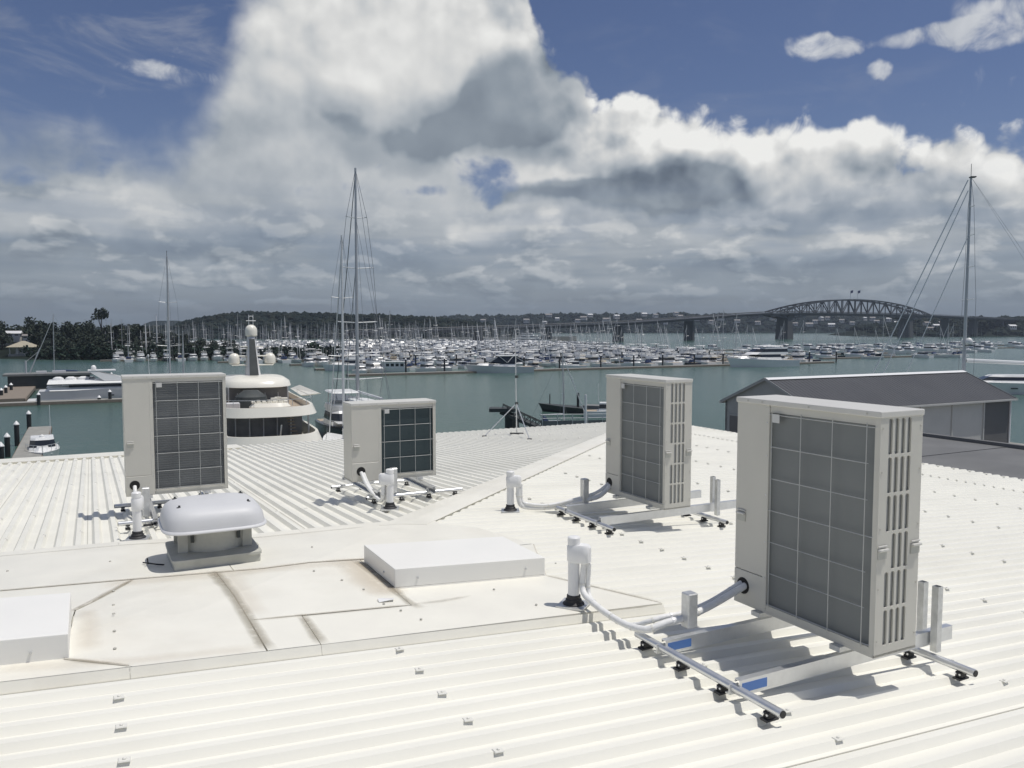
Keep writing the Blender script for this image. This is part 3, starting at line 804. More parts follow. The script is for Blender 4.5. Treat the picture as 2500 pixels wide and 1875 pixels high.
# ------------------------------------------------------------------ air conditioners
def slot_panel(D_, H_, slots, th):
    """end panel with round-ended slots, in local (y, z)"""
    bm = bmesh.new(); loops = []
    def loop(pts):
        vs_ = [bm.verts.new((0, a, b)) for a, b in pts]
        return [bm.edges.new((vs_[i], vs_[(i + 1) % len(vs_)])) for i in range(len(vs_))], vs_
    e, vo = loop([(0, 0), (D_, 0), (D_, H_), (0, H_)]); es = list(e); loops.append(vo)
    for y0, y1, z0, z1 in slots:
        r = (y1 - y0) * .38; pts_ = []
        for cx, cz, a0 in ((y1 - r, z1 - r, 0), (y0 + r, z1 - r, 90), (y0 + r, z0 + r, 180), (y1 - r, z0 + r, 270)):
            for k in range(4):
                a = R(a0 + 30 * k); pts_.append((cx + r * math.cos(a), cz + r * math.sin(a)))
        e, vv = loop(pts_); es += e; loops.append(vv)
    bmesh.ops.triangle_fill(bm, edges=es, use_beauty=True)
    for f in bm.faces:
        f.normal_update()
        if f.normal.x < 0: f.normal_flip()
    for i, L_ in enumerate(loops):
        bk = [bm.verts.new((-th, q.co.y, q.co.z)) for q in L_]
        for k in range(len(L_)):
            k2 = (k + 1) % len(L_)
            bm.faces.new((L_[k], bk[k], bk[k2], L_[k2]) if i == 0 else (L_[k2], bk[k2], bk[k], L_[k]))
    return bm

def ac_unit(label, loc, rz, Wd, D_, H_, bw, ncol, nrow, slots_on, coilm):
    t = thing('air_conditioner', label, 'air conditioner', loc, rz, 'outdoor air conditioning units on the roof')
    zb = .035
    c = MB(); c.box(0, bw, 0, .018, zb + .215, H_ - .03); c.build('side_panel', 'case', t, bevel=.003)
    c = MB()
    c.box(0, bw, -.002, .018, zb, zb + .212)
    c.build('service_cover', 'case', t, bevel=.003)
    c = MB(); c.tube([(bw * .30, .004, zb + .115), (bw * .30, -.0045, zb + .115)], .052, 18); c.build('opening_shade_disc', 'hole', t)  # solid dark disc; the shade of the pipe hole is painted on
    c = MB(); c.box(bw - .032, bw + .004, -.0015, .03, zb + .03, H_ - .045); c.build('panel_edge', 'case', t, bevel=.002)
    c = MB()                                                    # casing shell: left end, back, base
    c.box(0, .012, .018, D_, zb, H_ - .03); c.box(.012, Wd - .014, D_ - .012, D_, zb, H_ - .03); c.box(0, Wd, .0, D_, zb - .004, zb + .012)
    c.build('casing', 'case', t)
    c = MB(); c.box(bw + .004, Wd - .03, -.001, .018, zb + .013, zb + .048); c.box(bw + .004, Wd - .03, .006, .018, H_ - .075, H_ - .03); c.build('coil_frame', 'case', t)
    c = MB(); c.box(-.006, Wd + .006, -.008, D_ + .006, H_ - .032, H_); c.build('lid', 'caselid', t, bevel=.005, segs=2)
    # end panel with vent slots, turned round the corner by a narrow flange
    sl = []
    if slots_on:
        rows = 6; zh = (H_ - .115) / rows
        for r_ in range(rows):
            for k in range(4):
                if r_ == 2 and k == 0: continue
                y0 = .062 + k * .0485
                sl.append((y0, y0 + .031, .055 + r_ * zh, .055 + r_ * zh + zh - .014))
    bm = slot_panel(D_, H_ - .032 - zb, sl, .010)
    me = bpy.data.meshes.new('vent_panel'); bm.to_mesh(me); bm.free(); me.materials.append(M['case'])
    link('vent_panel', me, t, (Wd, 0, zb))
    c = MB(); c.box(Wd - .034, Wd - .0105, .0, .014, zb + .012, H_ - .032); c.build('corner_flange', 'case', t)
    # coil, bent round the end
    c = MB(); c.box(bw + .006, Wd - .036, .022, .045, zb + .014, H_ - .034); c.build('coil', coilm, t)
    if slots_on:
        c = MB(); c.box(Wd - .034, Wd - .0135, .02, D_ - .02, zb + .014, H_ - .034); c.build('coil_end', 'coil_end', t)
    # wire guard
    x0, x1 = bw + .035, Wd - .075
    z0, z1 = zb + .06, H_ - .085
    for i in range(ncol + 1):
        x = x0 + (x1 - x0) * i / ncol
        c = MB(); c.tube([(x, -.012, z0 - .02), (x, -.012, z1 + .02)], .0027, 6); c.build('guard_wire', 'wire', t)
    for j in range(nrow + 1):
        z = z0 + (z1 - z0) * j / nrow
        full = j in (0, nrow, nrow // 2)
        xa, xb = (bw + .006, Wd - .028) if full else (x0 - .012, x1 + .012)
        pts_ = [(xa, .004 if full else -.009, z), (xa + .012, -.009, z), (xb - .012, -.009, z), (xb, .004 if full else -.009, z)]
        c = MB(); c.tube(pts_, .0027, 6); c.build('guard_wire', 'wire', t)
    c = MB(); c.box(x0 + .006, x0 + .062, -.0165, -.0135, z1 - .045, z1 + .006); c.build('paper_tag', 'tag', t)
    # handles
    def handle(x, y, dx_, dy_, z):
        o = link('handle', None, t, (x, y, z), math.atan2(dy_, dx_)); o.empty_display_size = .02
        a = MB(); a.box(-.034, .034, -.020, -.001, .014, .026); a.box(-.034, .034, -.008, -.001, .034, .043); a.build('lip', 'caselid', o, bevel=.002)
        b = MB(); b.box(-.034, .034, -.0045, .0, -.030, .013); b.build('recess_shade_plate', 'curb', o)  # raised darker plate; shade of the hand grip hollow is in its colour
    hz = zb + H_ * .415
    handle(.055, -.001, 1, 0, hz)
    if slots_on:
        handle(Wd + .001, .036, 0, 1, hz); handle(Wd + .001, D_ - .034, 0, 1, hz)
    else:
        handle(Wd + .001, .045, 0, 1, hz)
    c = MB()
    for z in (.25, .47, .76, 1.0, 1.2):
        if z < H_ - .06: c.tube([(bw - .012, -.001, z), (bw - .012, -.0045, z)], .005, 6)
    c.build('screw_row', 'galv', t)
    c = MB()
    for y in (.016, D_ - .016):
        for z in (.12, .40, .72, 1.02, 1.25):
            if z < H_ - .05: c.tube([(Wd + .0, y, z), (Wd + .004, y, z)], .0048, 6)
    for x in (.10, bw - .05, Wd * .55, Wd - .08): c.tube([(x, -.007, H_ - .016), (x, -.0115, H_ - .016)], .0055, 6)
    c.build('panel_screw', 'lap', t)
    for x in (Wd / 2 - .3, Wd / 2 + .3):
        c = MB(); c.box(x - .035, x + .035, -.035, D_ + .0312, .002, zb - .005); c.build('foot', 'galv', t)
    return t

def frame(name_label, loc, rz, rails, beams, uprights, labels, duct, xb):
    """rails: (y, x0, x1) tubes; beams: (x, y0, y1); heights above the rib tops at the unit"""
    t = thing('mounting_frame', name_label, 'frame', loc, rz, 'metal frames under the air conditioners')
    sl = xb                                                    # function giving roof height offset at (x, y)
    for y, x0, x1 in rails:
        za, zb_ = sl(x0, y) + .064, sl(x1, y) + .064
        c = MB(); c.tube([(x0, y, za), (x1, y, zb_)], .0225, 14); rl = c.build('rail', 'alu', t, smooth=40)
        for x, z, s_ in ((x0, za, -1), (x1, zb_, 1)):
            c = MB(); c.tube([(x, y, z), (x + s_ * .004, y, z)], .0185, 12); c.build('end_plug', 'black', rl)
        n = max(2, int(round((x1 - x0) / .40)) + 1)
        for k in range(n):
            x = x0 + .085 + (x1 - x0 - .17) * k / (n - 1)
            z = sl(x, y)
            c = MB(); c.box(x - .024, x + .024, y - .042, y + .042, z + .002, z + .014); c.box(x - .019, x + .019, y - .026, y + .026, z + .014, z + .046)
            ft = c.build('rubber_foot', 'black', t, bevel=.003)
            c = MB(); c.tube([(x - .012, y - .026, z + .034), (x - .012, y - .031, z + .034)], .006, 6); c.tube([(x + .012, y - .026, z + .034), (x + .012, y - .031, z + .034)], .006, 6); c.build('bolt', 'alu', ft)
    for i, (x, y0, y1) in enumerate(beams):
        z0 = .088; c = MB()
        c.box(x - .020, x + .020, y0, y1, z0 + .079, z0 + .083); c.box(x - .020, x + .020, y0, y1, z0, z0 + .004)
        c.box(x + .016, x + .020, y0, y1, z0 + .004, z0 + .079)
        c.box(x - .020, x - .016, y0, y1, z0 + .066, z0 + .079); c.box(x - .020, x - .016, y0, y1, z0 + .004, z0 + .017)
        bmm = c.build('beam', 'alu', t)
        if labels:
            c = MB(); c.box(x + .0202, x + .0215, y0 + .015, y0 + .185, z0 + .018, z0 + .066); c.build('blue_label', 'blue', bmm)
        for y, _, _ in rails:
            c = MB(); c.box(x - .052, x - .0215, y - .03, y + .03, z0 - .002, z0 + .006); c.box(x - .030, x - .0215, y - .03, y + .03, z0 + .006, z0 + .05)
            c.tube([(x - .04, y, z0), (x - .04, y, z0 + .028)], .007, 6); c.build('bracket', 'galv', t)
    for x, y, z0, z1 in uprights:
        c = MB(); w = .021
        c.box(x - w, x + w, y - w, y - w + .003, z0, z1); c.box(x - w, x - w + .003, y - w + .003, y + w, z0, z1)
        c.box(x + w - .003, x + w, y - w + .003, y + w - .003, z0, z1); c.box(x - w + .003, x + w, y + w - .003, y + w, z0, z1)
        c.build('upright', 'galv', t)
    if duct:
        x, y, z0, z1 = duct
        c = MB(); c.box(x - .036, x + .036, y - .036, y + .036, z0, z1); c.build('cable_duct', 'galv', t, bevel=.006, rz=0)
    return t

def ucoord_slope_x(sx_, sy_):
    return lambda x, y: sx_ * x + sy_ * y
# D: foreground right; local x runs towards -v, local y towards +u
RZD = RZ - math.pi / 2
Du, Dv = 3.62, 3.895
Dz = zr(Du + .16)
ac_unit('tallest looking air conditioner, closest in the right foreground, with vented end panel', W(Du, Dv, Dz + .19), RZD, 1.05, .33, 1.338, .27, 3, 6, True, 'coil')
frame('metal frame with two blue labels under the nearest air conditioner', W(Du, Dv, Dz), RZD,
      [(-.735, -.03, 1.135), (.735, .30, 1.135)], [(.225, -.735, .80), (.825, -.735, .95)],
      [(.675, .905, .05, .40), (.875, .755, .06, .45)], True, (.165, -.50, .187, .395), lambda x, y: -TS * (y - .16))
Cu, Cv = 5.062, 7.505
Cz = zr(Cu + .16)
ac_unit('air conditioner with vented end panel behind the nearest one, beyond the hip flashing', W(Cu, Cv, Cz + .20), RZD, 1.05, .33, 1.338, .27, 3, 6, True, 'coil')
frame('metal frame without labels under the second vented air conditioner', W(Cu, Cv, Cz + .01), RZD,
      [(-.62, .0, 1.075), (.80, .35, 1.075)], [(.225, -.65, 1.16), (.825, -.62, 1.16)],
      [(.75, .885, .06, .44), (.92, .80, .06, .44)], False, (.04, -.30, .13, .40), lambda x, y: -TS * (y - .16) - .01)
# A and B: on the far slope; local x along +u, local y along +v
Au, Av = .315, 9.66
Az = zl(Av + .16)
ac_unit('tall air conditioner with dark coil at the left, behind the mushroom fan', W(Au, Av, Az + .19), RZ, 1.05, .33, 1.338, .287, 3, 6, False, 'coil_lined_shaded')
frame('metal frame under the left air conditioner, mostly behind the fan cowl', W(Au, Av, Az), RZ,
      [(-.90, -.11, 1.2), (.42, -.11, 1.2)], [(.225, -.98, .60), (.825, -.98, .60)], [], False, (.16, -.62, .12, .42), lambda x, y: -TS * (y - .16))
Bu, Bv = 2.632, 9.05
Bz = zl(Bv + .16)
ac_unit('short air conditioner with dark coil in the middle, in front of open water', W(Bu, Bv, Bz + .21), RZ, 1.03, .33, .935, .35, 3, 4, False, 'coil_teal_shaded')
frame('metal frame with long bare rails under the short air conditioner', W(Bu, Bv, Bz + .01), RZ,
      [(-.22, .10, 1.27), (.98, .02, 1.1)], [(.20, -.36, 1.05), (.86, -.36, 1.05)], [], False, (.42, -.22, .12, .40), lambda x, y: -TS * (y - .16) - .01)

# ------------------------------------------------------------------ pipe posts, each with a goose-neck cap and a black boot
def post(label, u, v, h, ang, s=1.0):
    z = zroof(u, v) + (.034 if (u < 3.5 and LOWV < v < 7.4) else 0.0)
    t = thing('pipe_post', label, 'vent pipe', W(u, v, z), RZ + ang, 'white pipe penetrations on the roof')
    c = MB(); c.box(-.095, .095, -.095, .095, -.004, .008); c.build('base_plate', 'galv', t)
    c = MB(); c.lathe([(.075, .006), (.072, .015), (.057, .026), (.055, .040), (.048, .046), (.046, .068), (.041, .072)], 20); c.build('rubber_boot', 'black', t, smooth=35)
    c = MB(); c.lathe([(.039, .03), (.039, h), (.032, h + .004)], 20); c.build('pipe', 'pvc', t, smooth=40)
    c = MB(); c.lathe([(.0425, h - .045), (.0425, h - .004), (.036, h + .003)], 20); c.build('collar', 'pvc', t, smooth=40)
    c = MB(); q = []
    def stad(r, L_, z_):
        p = [(r * math.cos(R(90 + 18 * k)), r * math.sin(R(90 + 18 * k)), z_) for k in range(11)]
        return p + [(L_ + r * math.cos(R(-90 + 18 * k)), r * math.sin(R(-90 + 18 * k)), z_) for k in range(11)]
    c.loft([stad(.043, .072, h - .165), stad(.046, .074, h - .16), stad(.046, .074, h - .062), stad(.036, .070, h - .046)]); c.build('side_cap', 'pvc', t, fixn=True, smooth=40)
    return t
post('white vent pipe with side cap at front, between white hatch and nearest air conditioner', 2.86, 4.612, .465, R(-50))
post('white vent pipe with side cap just right of the sloping hip flashing', 3.996, 7.748, .43, R(-25))
post('white vent pipe at left in front of the tall air conditioner, beside the fan', .350, 8.193, .43, R(75))
post('white vent pipe standing before the short air conditioner', 2.847, 8.36, .43, R(160))

def spline(pts_, n=8):
    out = []; P_ = [Vector(p) for p in pts_]
    P_ = [P_[0] * 2 - P_[1]] + P_ + [P_[-1] * 2 - P_[-2]]
    for i in range(1, len(P_) - 2):
        for k in range(n):
            t_ = k / n; a, b, c_, d = P_[i - 1:i + 3]
            out.append(0.5 * ((2 * b) + (c_ - a) * t_ + (2 * a - 5 * b + 4 * c_ - d) * t_ ** 2 + (3 * b - a - 3 * c_ + d) * t_ ** 3))
    out.append(P_[-2]); return out
def pipe(pts_, r, label, base, group='insulated pipes to the air conditioners', mm='foam'):
    """pts (u, v, height above rib tops)"""
    o_ = W(base[0], base[1], zroof(*base))
    pp = [W(a, b, zroof(a, b) + h) - o_ for a, b, h in pts_]
    c = MB(); sp_ = spline(pp); c.tube(sp_, r, 10)
    o = tag(c.build('insulated_pipe', mm, None, o_, 0, smooth=50), label, 'pipe', group)
    if mm == 'foam':
        for k in range(6, len(sp_) - 3, 9):
            d = (sp_[k + 1] - sp_[k]).normalized()
            t_ = MB(); t_.tube([sp_[k] - d * .006, sp_[k] + d * .006], r + .0025, 10); t_.build('cable_tie', 'pvc' if k % 2 else 'clip', o)
    return o
pipe([(2.905, 4.555, .33), (2.893, 4.55, .15), (2.866, 4.36, .112), (2.842, 4.13, .106), (2.842, 3.95, .108), (2.885, 3.82, .125), (2.985, 3.778, .168), (3.11, 3.755, .195), (3.32, 3.765, .245), (3.63, 3.80, .335)], .021,
     'thick wrapped pipe running from the front vent pipe to the nearest air conditioner', (2.905, 4.555))
pipe([(2.935, 4.54, .33), (2.930, 4.535, .13), (2.905, 4.36, .085), (2.885, 4.13, .072), (2.888, 3.97, .10), (2.935, 3.875, .150), (3.02, 3.84, .18), (3.15, 3.815, .20), (3.36, 3.825, .245), (3.63, 3.835, .345)], .016,
     'thin wrapped pipe running beside the thick one to the nearest air conditioner', (2.935, 4.54))
pipe([(4.07, 7.705, .30), (4.075, 7.70, .13), (4.13, 7.68, .055), (4.35, 7.625, .045), (4.58, 7.57, .08), (4.78, 7.45, .15), (4.93, 7.41, .20), (5.08, 7.425, .31)], .026,
     'thick wrapped pipe from the hip side vent pipe to the second vented air conditioner', (4.07, 7.705))
pipe([(4.10, 7.70, .30), (4.105, 7.695, .13), (4.16, 7.66, .085), (4.38, 7.60, .075), (4.60, 7.55, .12), (4.80, 7.46, .19), (4.94, 7.45, .24), (5.08, 7.455, .33)], .018,
     'thin wrapped pipe above the thick one behind the hip side vent pipe', (4.10, 7.70))
pipe([(2.78, 8.38, .28), (2.775, 8.40, .12), (2.80, 8.55, .07), (2.80, 8.75, .10), (2.76, 8.9, .20), (2.735, 9.04, .34)], .020,
     'wrapped pipe from the middle vent pipe into the short air conditioner', (2.78, 8.38))
pipe([(2.80, 8.40, .28), (2.81, 8.42, .13), (2.86, 8.58, .07), (2.85, 8.78, .09), (2.80, 8.92, .18), (2.765, 9.04, .33)], .015,
     'slimmer wrapped pipe beside the one into the short air conditioner', (2.80, 8.40))
pipe([(.37, 8.27, .28), (.37, 8.29, .12), (.38, 8.5, .06), (.39, 8.9, .06), (.40, 9.4, .13), (.40, 9.65, .32)], .020,
     'wrapped pipe from the left vent pipe into the tall left air conditioner', (.37, 8.27))
pipe([(.43, 8.6, .05), (.52, 8.75, .03), (.58, 8.95, .02), (.60, 9.15, .03)], .012,
     'dark cable loop on the roof behind the fan', (.43, 8.6), None, 'black')

# small things left lying on the roof
c = MB(); c.tube([(0, 0, .006), (.012, 0, .006)], .011, 6); c.tube([(.012, 0, .006), (.085, .0, .006)], .0045, 6, r2=.0015)
tag(c.build('screw', 'steel', None, W(1.56, 4.03, zr(1.56) - RH + .006), R(4)), 'loose steel screw lying in a roof pan', 'screw')
c = MB(); c.add([(0, 0, .003), (.10, .0, .012), (.11, .05, .003), (.03, .06, .010), (.0, .045, .016)], [(0, 1, 2, 3, 4)])
tag(c.build('paper_scrap', 'white', None, W(1.64, 5.06, zr(1.65) + .026), R(20)), 'torn white scrap lying on the flashing near a hatch', 'scrap')

# aerial pole on the far eave
an = thing('antenna_pole', 'thin aerial pole with slanting braces at the far roof edge', 'antenna', W(8.917, 16.96, zl(16.96)), 0)
b_ = W(8.917, 16.96, zl(16.96))
c = MB(); c.tube([(0, 0, 0), (-.02, 0, 1.2), (-.03, 0, 2.45)], .015, 10, r2=.010); c.build('pole', 'galv', an)
for k in ((8.04, 16.89), (8.379, 15.345)):
    f = W(k[0], k[1], zl(k[1])) - b_
    c = MB(); c.tube([(-.01, 0, .72), f], .011, 8); c.build('brace', 'galv', an)
    c = MB(); c.box(f.x - .05, f.x + .05, f.y - .03, f.y + .03, f.z - .005, f.z + .015); c.build('brace_foot', 'black', an)
c = MB(); c.box(-.16, .16, -.06, .06, .0, .02); c.build('base_plate', 'black', an)
for z in (.72, 1.35):
    c = MB(); c.lathe([(.04, z - .03), (.04, z + .03)], 10); c.build('clamp', 'steel', an)
# ------------------------------------------------------------------ boat shed and annex to the right
GZ = WATER + 1.98
shed = thing('boat_shed', 'long grey gabled shed with bright white ridge capping at the right by the water', 'shed', W(49.6, 50.0, GZ), RZ)
SL, SW, SE, SR = 25.2, 5.0, -6.34 - GZ, -4.17 - GZ      # length, half width, eave and ridge heights above the ground
c = MB()
c.add([(0, -SW + .1, 0), (0, SW - .1, 0), (0, SW - .1, SE - .02), (0, 0, SR - .06), (0, -SW + .1, SE - .02)], [(4, 3, 2, 1, 0)])
c.box(0, .25, SW - .35, SW - .1, 0, SE - .05)
c.build('gable_wall', 'gable', shed)
c = MB(); c.box(-.03, -.01, 2.6, 4.3, 0, 2.9); dr = c.build('doorway', 'shed_open_dark', shed)
c = MB(); c.box(-.05, -.012, 2.45, 2.6, 0, 3.05); c.box(-.05, -.012, 4.3, 4.45, 0, 3.05); c.box(-.05, -.012, 2.6, 4.3, 2.9, 3.05); c.build('door_frame', 'gable', dr)
c = MB(); c.add([(SL, -SW + .1, 0), (SL, SW - .1, 0), (SL, SW - .1, SE - .02), (SL, 0, SR - .06), (SL, -SW + .1, SE - .02)], [(0, 1, 2, 3, 4)]); c.build('far_gable', 'gable', shed)
x = .0
for i, (w, mm) in enumerate(((4.1, 'shedwall'), (4.2, 'shedwall'), (4.3, 'shedwall'), (4.2, 'shedwall'), (4.4, 'shedwall'), (4.0, 'shed_open_dark'))):
    c = MB(); c.box(x + .04, min(x + w, SL) - .04, -SW + .1, -SW + .25, 0, SE - .12)
    o = c.build('wall_panel', mm, shed)
    if mm == 'shed_open_dark': o['label'] = 'open door painted as a dark grey panel at the right end of the shed'
    x += w
    c = MB(); c.box(min(x, SL - .12) - .07, min(x, SL - .12) + .07, -SW + .0, -SW + .098, 0, SE - .1); c.build('wall_trim', 'white' if i == 5 else 'shedwall', shed)
c = MB(); c.box(0, SL, SW - .25, SW - .1, 0, SE - .12); c.build('back_wall', 'gable', shed)
for s_ in (-1, 1):
    c = MB(); n = 60; w = (SL + .5) / n
    run = SW + .25; sl = (SR - SE) / SW
    for k in range(n):
        x0 = -.25 + k * w
        for q0, q1, h in ((0, .84, 0), (.84, 1.0, .018)):
            c.add([(x0 + w * q0, 0, SR + h), (x0 + w * q1, 0, SR + h), (x0 + w * q1, s_ * run, SR - sl * run + h), (x0 + w * q0, s_ * run, SR - sl * run + h)], [(0, 1, 2, 3) if s_ > 0 else (3, 2, 1, 0)])
        for q in (.84, 1.0):
            c.add([(x0 + w * q, 0, SR), (x0 + w * q, s_ * run, SR - sl * run), (x0 + w * q, s_ * run, SR - sl * run + .018), (x0 + w * q, 0, SR + .018)], [(0, 1, 2, 3)])
    c.build('roof_slope', 'shedroof', shed)
    c = MB(); c.bar((-.28, s_ * .22, SR - .02), (SL + .28, s_ * .22, SR - .02), .40, .03, up=(0, s_ * .4, 1)); c.build('ridge_cap', 'white', shed)
    c = MB(); c.box(-.28, SL + .28, s_ * run - (.0 if s_ < 0 else .14) - (.14 if s_ < 0 else 0), s_ * run + (.0 if s_ < 0 else .14), SR - sl * run - .16, SR - sl * run - .01); c.build('eave_gutter', 'shedwall', shed)
    for x0 in (-.27, SL + .25):
        c = MB(); c.bar((x0, 0, SR - .03), (x0, s_ * run, SR - sl * run - .03), .04, .22, up=(0, 0, 1)); c.build('barge_board', 'gable', shed)

ann = thing('annex_building', 'low annex with a dull grey flat roof between the white roof and the shed', 'building', W(24.8, 5, GZ), RZ)
AH = -5.0 - GZ
c = MB(); c.box(-9.8, 9.8, -17, 20.6, 0, AH - .25); c.build('wall', 'gable', ann)
for k in range(8):
    y0 = -17 + k * 4.7
    c = MB(); c.box(-9.75, 9.55, y0, y0 + 4.66, AH - .24, AH - .06 + (.015 if k % 2 else 0)); c.build('roof_membrane', 'annex', ann)
c = MB(); c.box(9.6, 9.85, -17.05, 20.7, AH - .3, AH + .10); c.box(-9.8, 9.6, 20.45, 20.7, AH - .3, AH + .10); c.build('parapet', 'annex', ann)
for y in (10.6, 12.2, 4):
    c = MB(); c.lathe([(.09, AH + .1), (.09, AH + .22), (.02, AH + .3)], 10, (9.4, y, 0)); c.build('roof_vent', 'galv', ann)
du = thing('roof_duct', 'squat grey duct box on the annex roof at the right edge', 'duct', W(17.6, 9.2, -5.06), RZ)
c = MB(); c.box(-.6, .6, -1.5, 1.5, 0, .42); c.build('body', 'gable', du, bevel=.02)
c = MB(); c.box(-.66, .66, -1.56, 1.56, .422, .48); c.build('lid', 'annex', du)

# ------------------------------------------------------------------ boats
def hull_into(m_, L, B, hb, hs, rake=.06, n=9, mi=0, wl=.92, deck=None, stripe=None):
    secs = []
    for i in range(n):
        t = i / (n - 1); k = max(0, (t - .45) / .55)
        w = B / 2 * (.9 + .1 * min(1, t / .25)) * max(.015, 1 - k ** 2.4)
        wlx = w * (wl - .3 * k)
        sh = hs + (hb - hs) * t ** 1.7
        x = -L / 2 + t * L; xr = x + rake * L * t ** 5
        secs.append([(xr, -w, sh), (x + .4 * (xr - x), -(wlx * .6 + w * .4), sh * .45), (x, -wlx, -.02), (x, 0, -.35), (x, wlx, -.02), (x + .4 * (xr - x), wlx * .6 + w * .4, sh * .45), (xr, w, sh)])
    o = len(m_.v); N = 7
    m_.v += [p for s_ in secs for p in s_]
    for i in range(n - 1):
        for j in range(N - 1):
            m_.f.append([o + i * N + j, o + (i + 1) * N + j, o + (i + 1) * N + j + 1, o + i * N + j + 1]); m_.m.append(mi)
        m_.f.append([o + i * N, o + i * N + N - 1, o + (i + 1) * N + N - 1, o + (i + 1) * N]); m_.m.append(mi if deck is None else deck)
    m_.f.append([o + j for j in range(N)]); m_.m.append(mi)
    return m_
def cab(m_, x0, x1, w0, w1, z0, z1, rf, rb, mi=0, nose=0.0):
    """raked cabin block; nose rounds its front in plan"""
    def ring(a, b, w, z):
        return [(a, -w / 2, z), (b - nose, -w / 2, z), (b, -w * .28, z), (b, w * .28, z), (b - nose, w / 2, z), (a, w / 2, z)]
    m_.loft([ring(x0, x1, w0, z0), ring(x0 + rb, x1 - rf, w1, z1)], mi=mi)
def band_of(m_, x0, x1, w0, w1, z0, z1, rf, rb, f0, f1, g_=.03, mi=0, nose=0.0, xa=0.0):
    """window band standing just proud of a cabin made with cab()"""
    def at(f): return (x0 + rb * f + xa, x1 - rf * f, w0 + (w1 - w0) * f, z0 + (z1 - z0) * f)
    a, b = at(f0), at(f1)
    cab(m_, a[0] - (g_ if xa == 0 else 0), a[1] + g_, a[2] + 2 * g_, b[2] + 2 * g_, a[3], b[3], (a[1] - b[1]), (b[0] - a[0]), mi, nose)
def whip(m_, p, h, r=.02): m_.tube([p, (p[0], p[1], p[2] + h)], r, 4)

def motor_boat(name, label, L, hullm='gel', fly=True, group=None, hard=False, canvas=None, cat='motor boat'):
    B = L * .30 + .4; hb, hs = L * .11 + .35, L * .075 + .3
    t = thing(name, label, cat, group=group)
    hull_into(MB(), L, B, hb, hs).build('hull', hullm, t, fixn=True, smooth=35)
    q = MB(); hull_into(q, L * .985, B * .955, hb + .02, hs + .02, n=7); c = MB()
    z0, z1 = hs + .05, hs + L * .085 + .55
    x0, x1 = -L * .22, L * .23
    w0, w1 = B * .80, B * .66; rf, rb = L * .12, L * .02
    ca = MB(); cab(ca, x0, x1, w0, w1, z0 - .2, z1, rf, rb, nose=L * .05); cb_ = ca.build('cabin', 'gel', t, fixn=True)
    b = MB(); band_of(b, x0, x1, w0, w1, z0 - .2, z1, rf, rb, .42, .86, .02, nose=L * .05); b.build('window_band', 'glass', cb_, fixn=True)
    f = MB(); cab(f, L * .18, L * .42, B * .55, B * .30, hs, hb + .25, L * .08, 0, nose=L * .06); f.build('foredeck_hatch', 'gel', t, fixn=True)
    a = MB(); a.box(-L * .5, -L * .22, -B * .40, B * .40, hs + .0, hs + .03); a.build('cockpit', 'teak', t)
    if fly:
        g = MB(); cab(g, x0 - L * .04, x1 - L * .13, B * .68, B * .62, z1 + .02, z1 + .55, -.1, .05, nose=L * .03); fb = g.build('flybridge', 'gel', t, fixn=True)
        s_ = MB(); s_.box(x0 + .5, x0 + 1.1, -B * .22, B * .22, z1 + .56, z1 + .85); s_.build('helm_seat', 'cushion', fb)
        if hard:
            h = MB(); cab(h, x0 - L * .02, x1 - L * .14, B * .66, B * .60, z1 + 1.95, z1 + 2.1, .2, .1, nose=L * .03)
            for sx_ in (x0 + .3, x1 - L * .18):
                for sy_ in (-1, 1): h.bar((sx_, sy_ * B * .27, z1 + .5), (sx_ + .2, sy_ * B * .26, z1 + 1.96), .08, .08)
            h.build('hardtop', 'gel', t, fixn=True)
        else:
            h = MB(); h.tube([(x0 + .1, -B * .3, z1 + .5), (x0 - .15, -B * .28, z1 + 1.3), (x0 - .15, B * .28, z1 + 1.3), (x0 + .1, B * .3, z1 + .5)], .07, 6); h.lathe([(.22, z1 + 1.32), (.26, z1 + 1.42), (.18, z1 + 1.62), (.03, z1 + 1.66)], 10, (x0 - .15, 0, 0)); h.build('radar_arch', 'gel', t)
    if canvas:
        k = MB(); cab(k, -L * .42, x0 - .02, B * .72, B * .66, z1 - .12, z1 + .02, .0, .1); 
        for sy_ in (-1, 1): k.bar((-L * .40, sy_ * B * .33, hs), (-L * .38, sy_ * B * .32, z1 - .1), .05, .05)
        k.build('awning', canvas, t, fixn=True)
    r_ = MB(); pts_ = []
    for i in range(7):
        tt = .55 + .45 * i / 6; k = max(0, (tt - .45) / .55)
        pts_.append((-L / 2 + tt * L + .05 * L * tt ** 5, B / 2 * max(.02, 1 - k ** 2.4) * .95, hs + (hb - hs) * tt ** 1.7 + .6))
    r_.tube(pts_, .022, 4); r_.tube([(x_, -y_, z_) for x_, y_, z_ in pts_], .022, 4)
    for p in pts_[::2]:
        for s_ in (-1, 1): r_.tube([(p[0], s_ * p[1], p[2] - .6), (p[0], s_ * p[1], p[2])], .018, 4)
    r_.build('bow_rail', 'galv', t)
    w_ = MB(); whip(w_, (x0, B * .25, z1), L * .35, .022); w_.build('aerial', 'mastw', t)
    return t

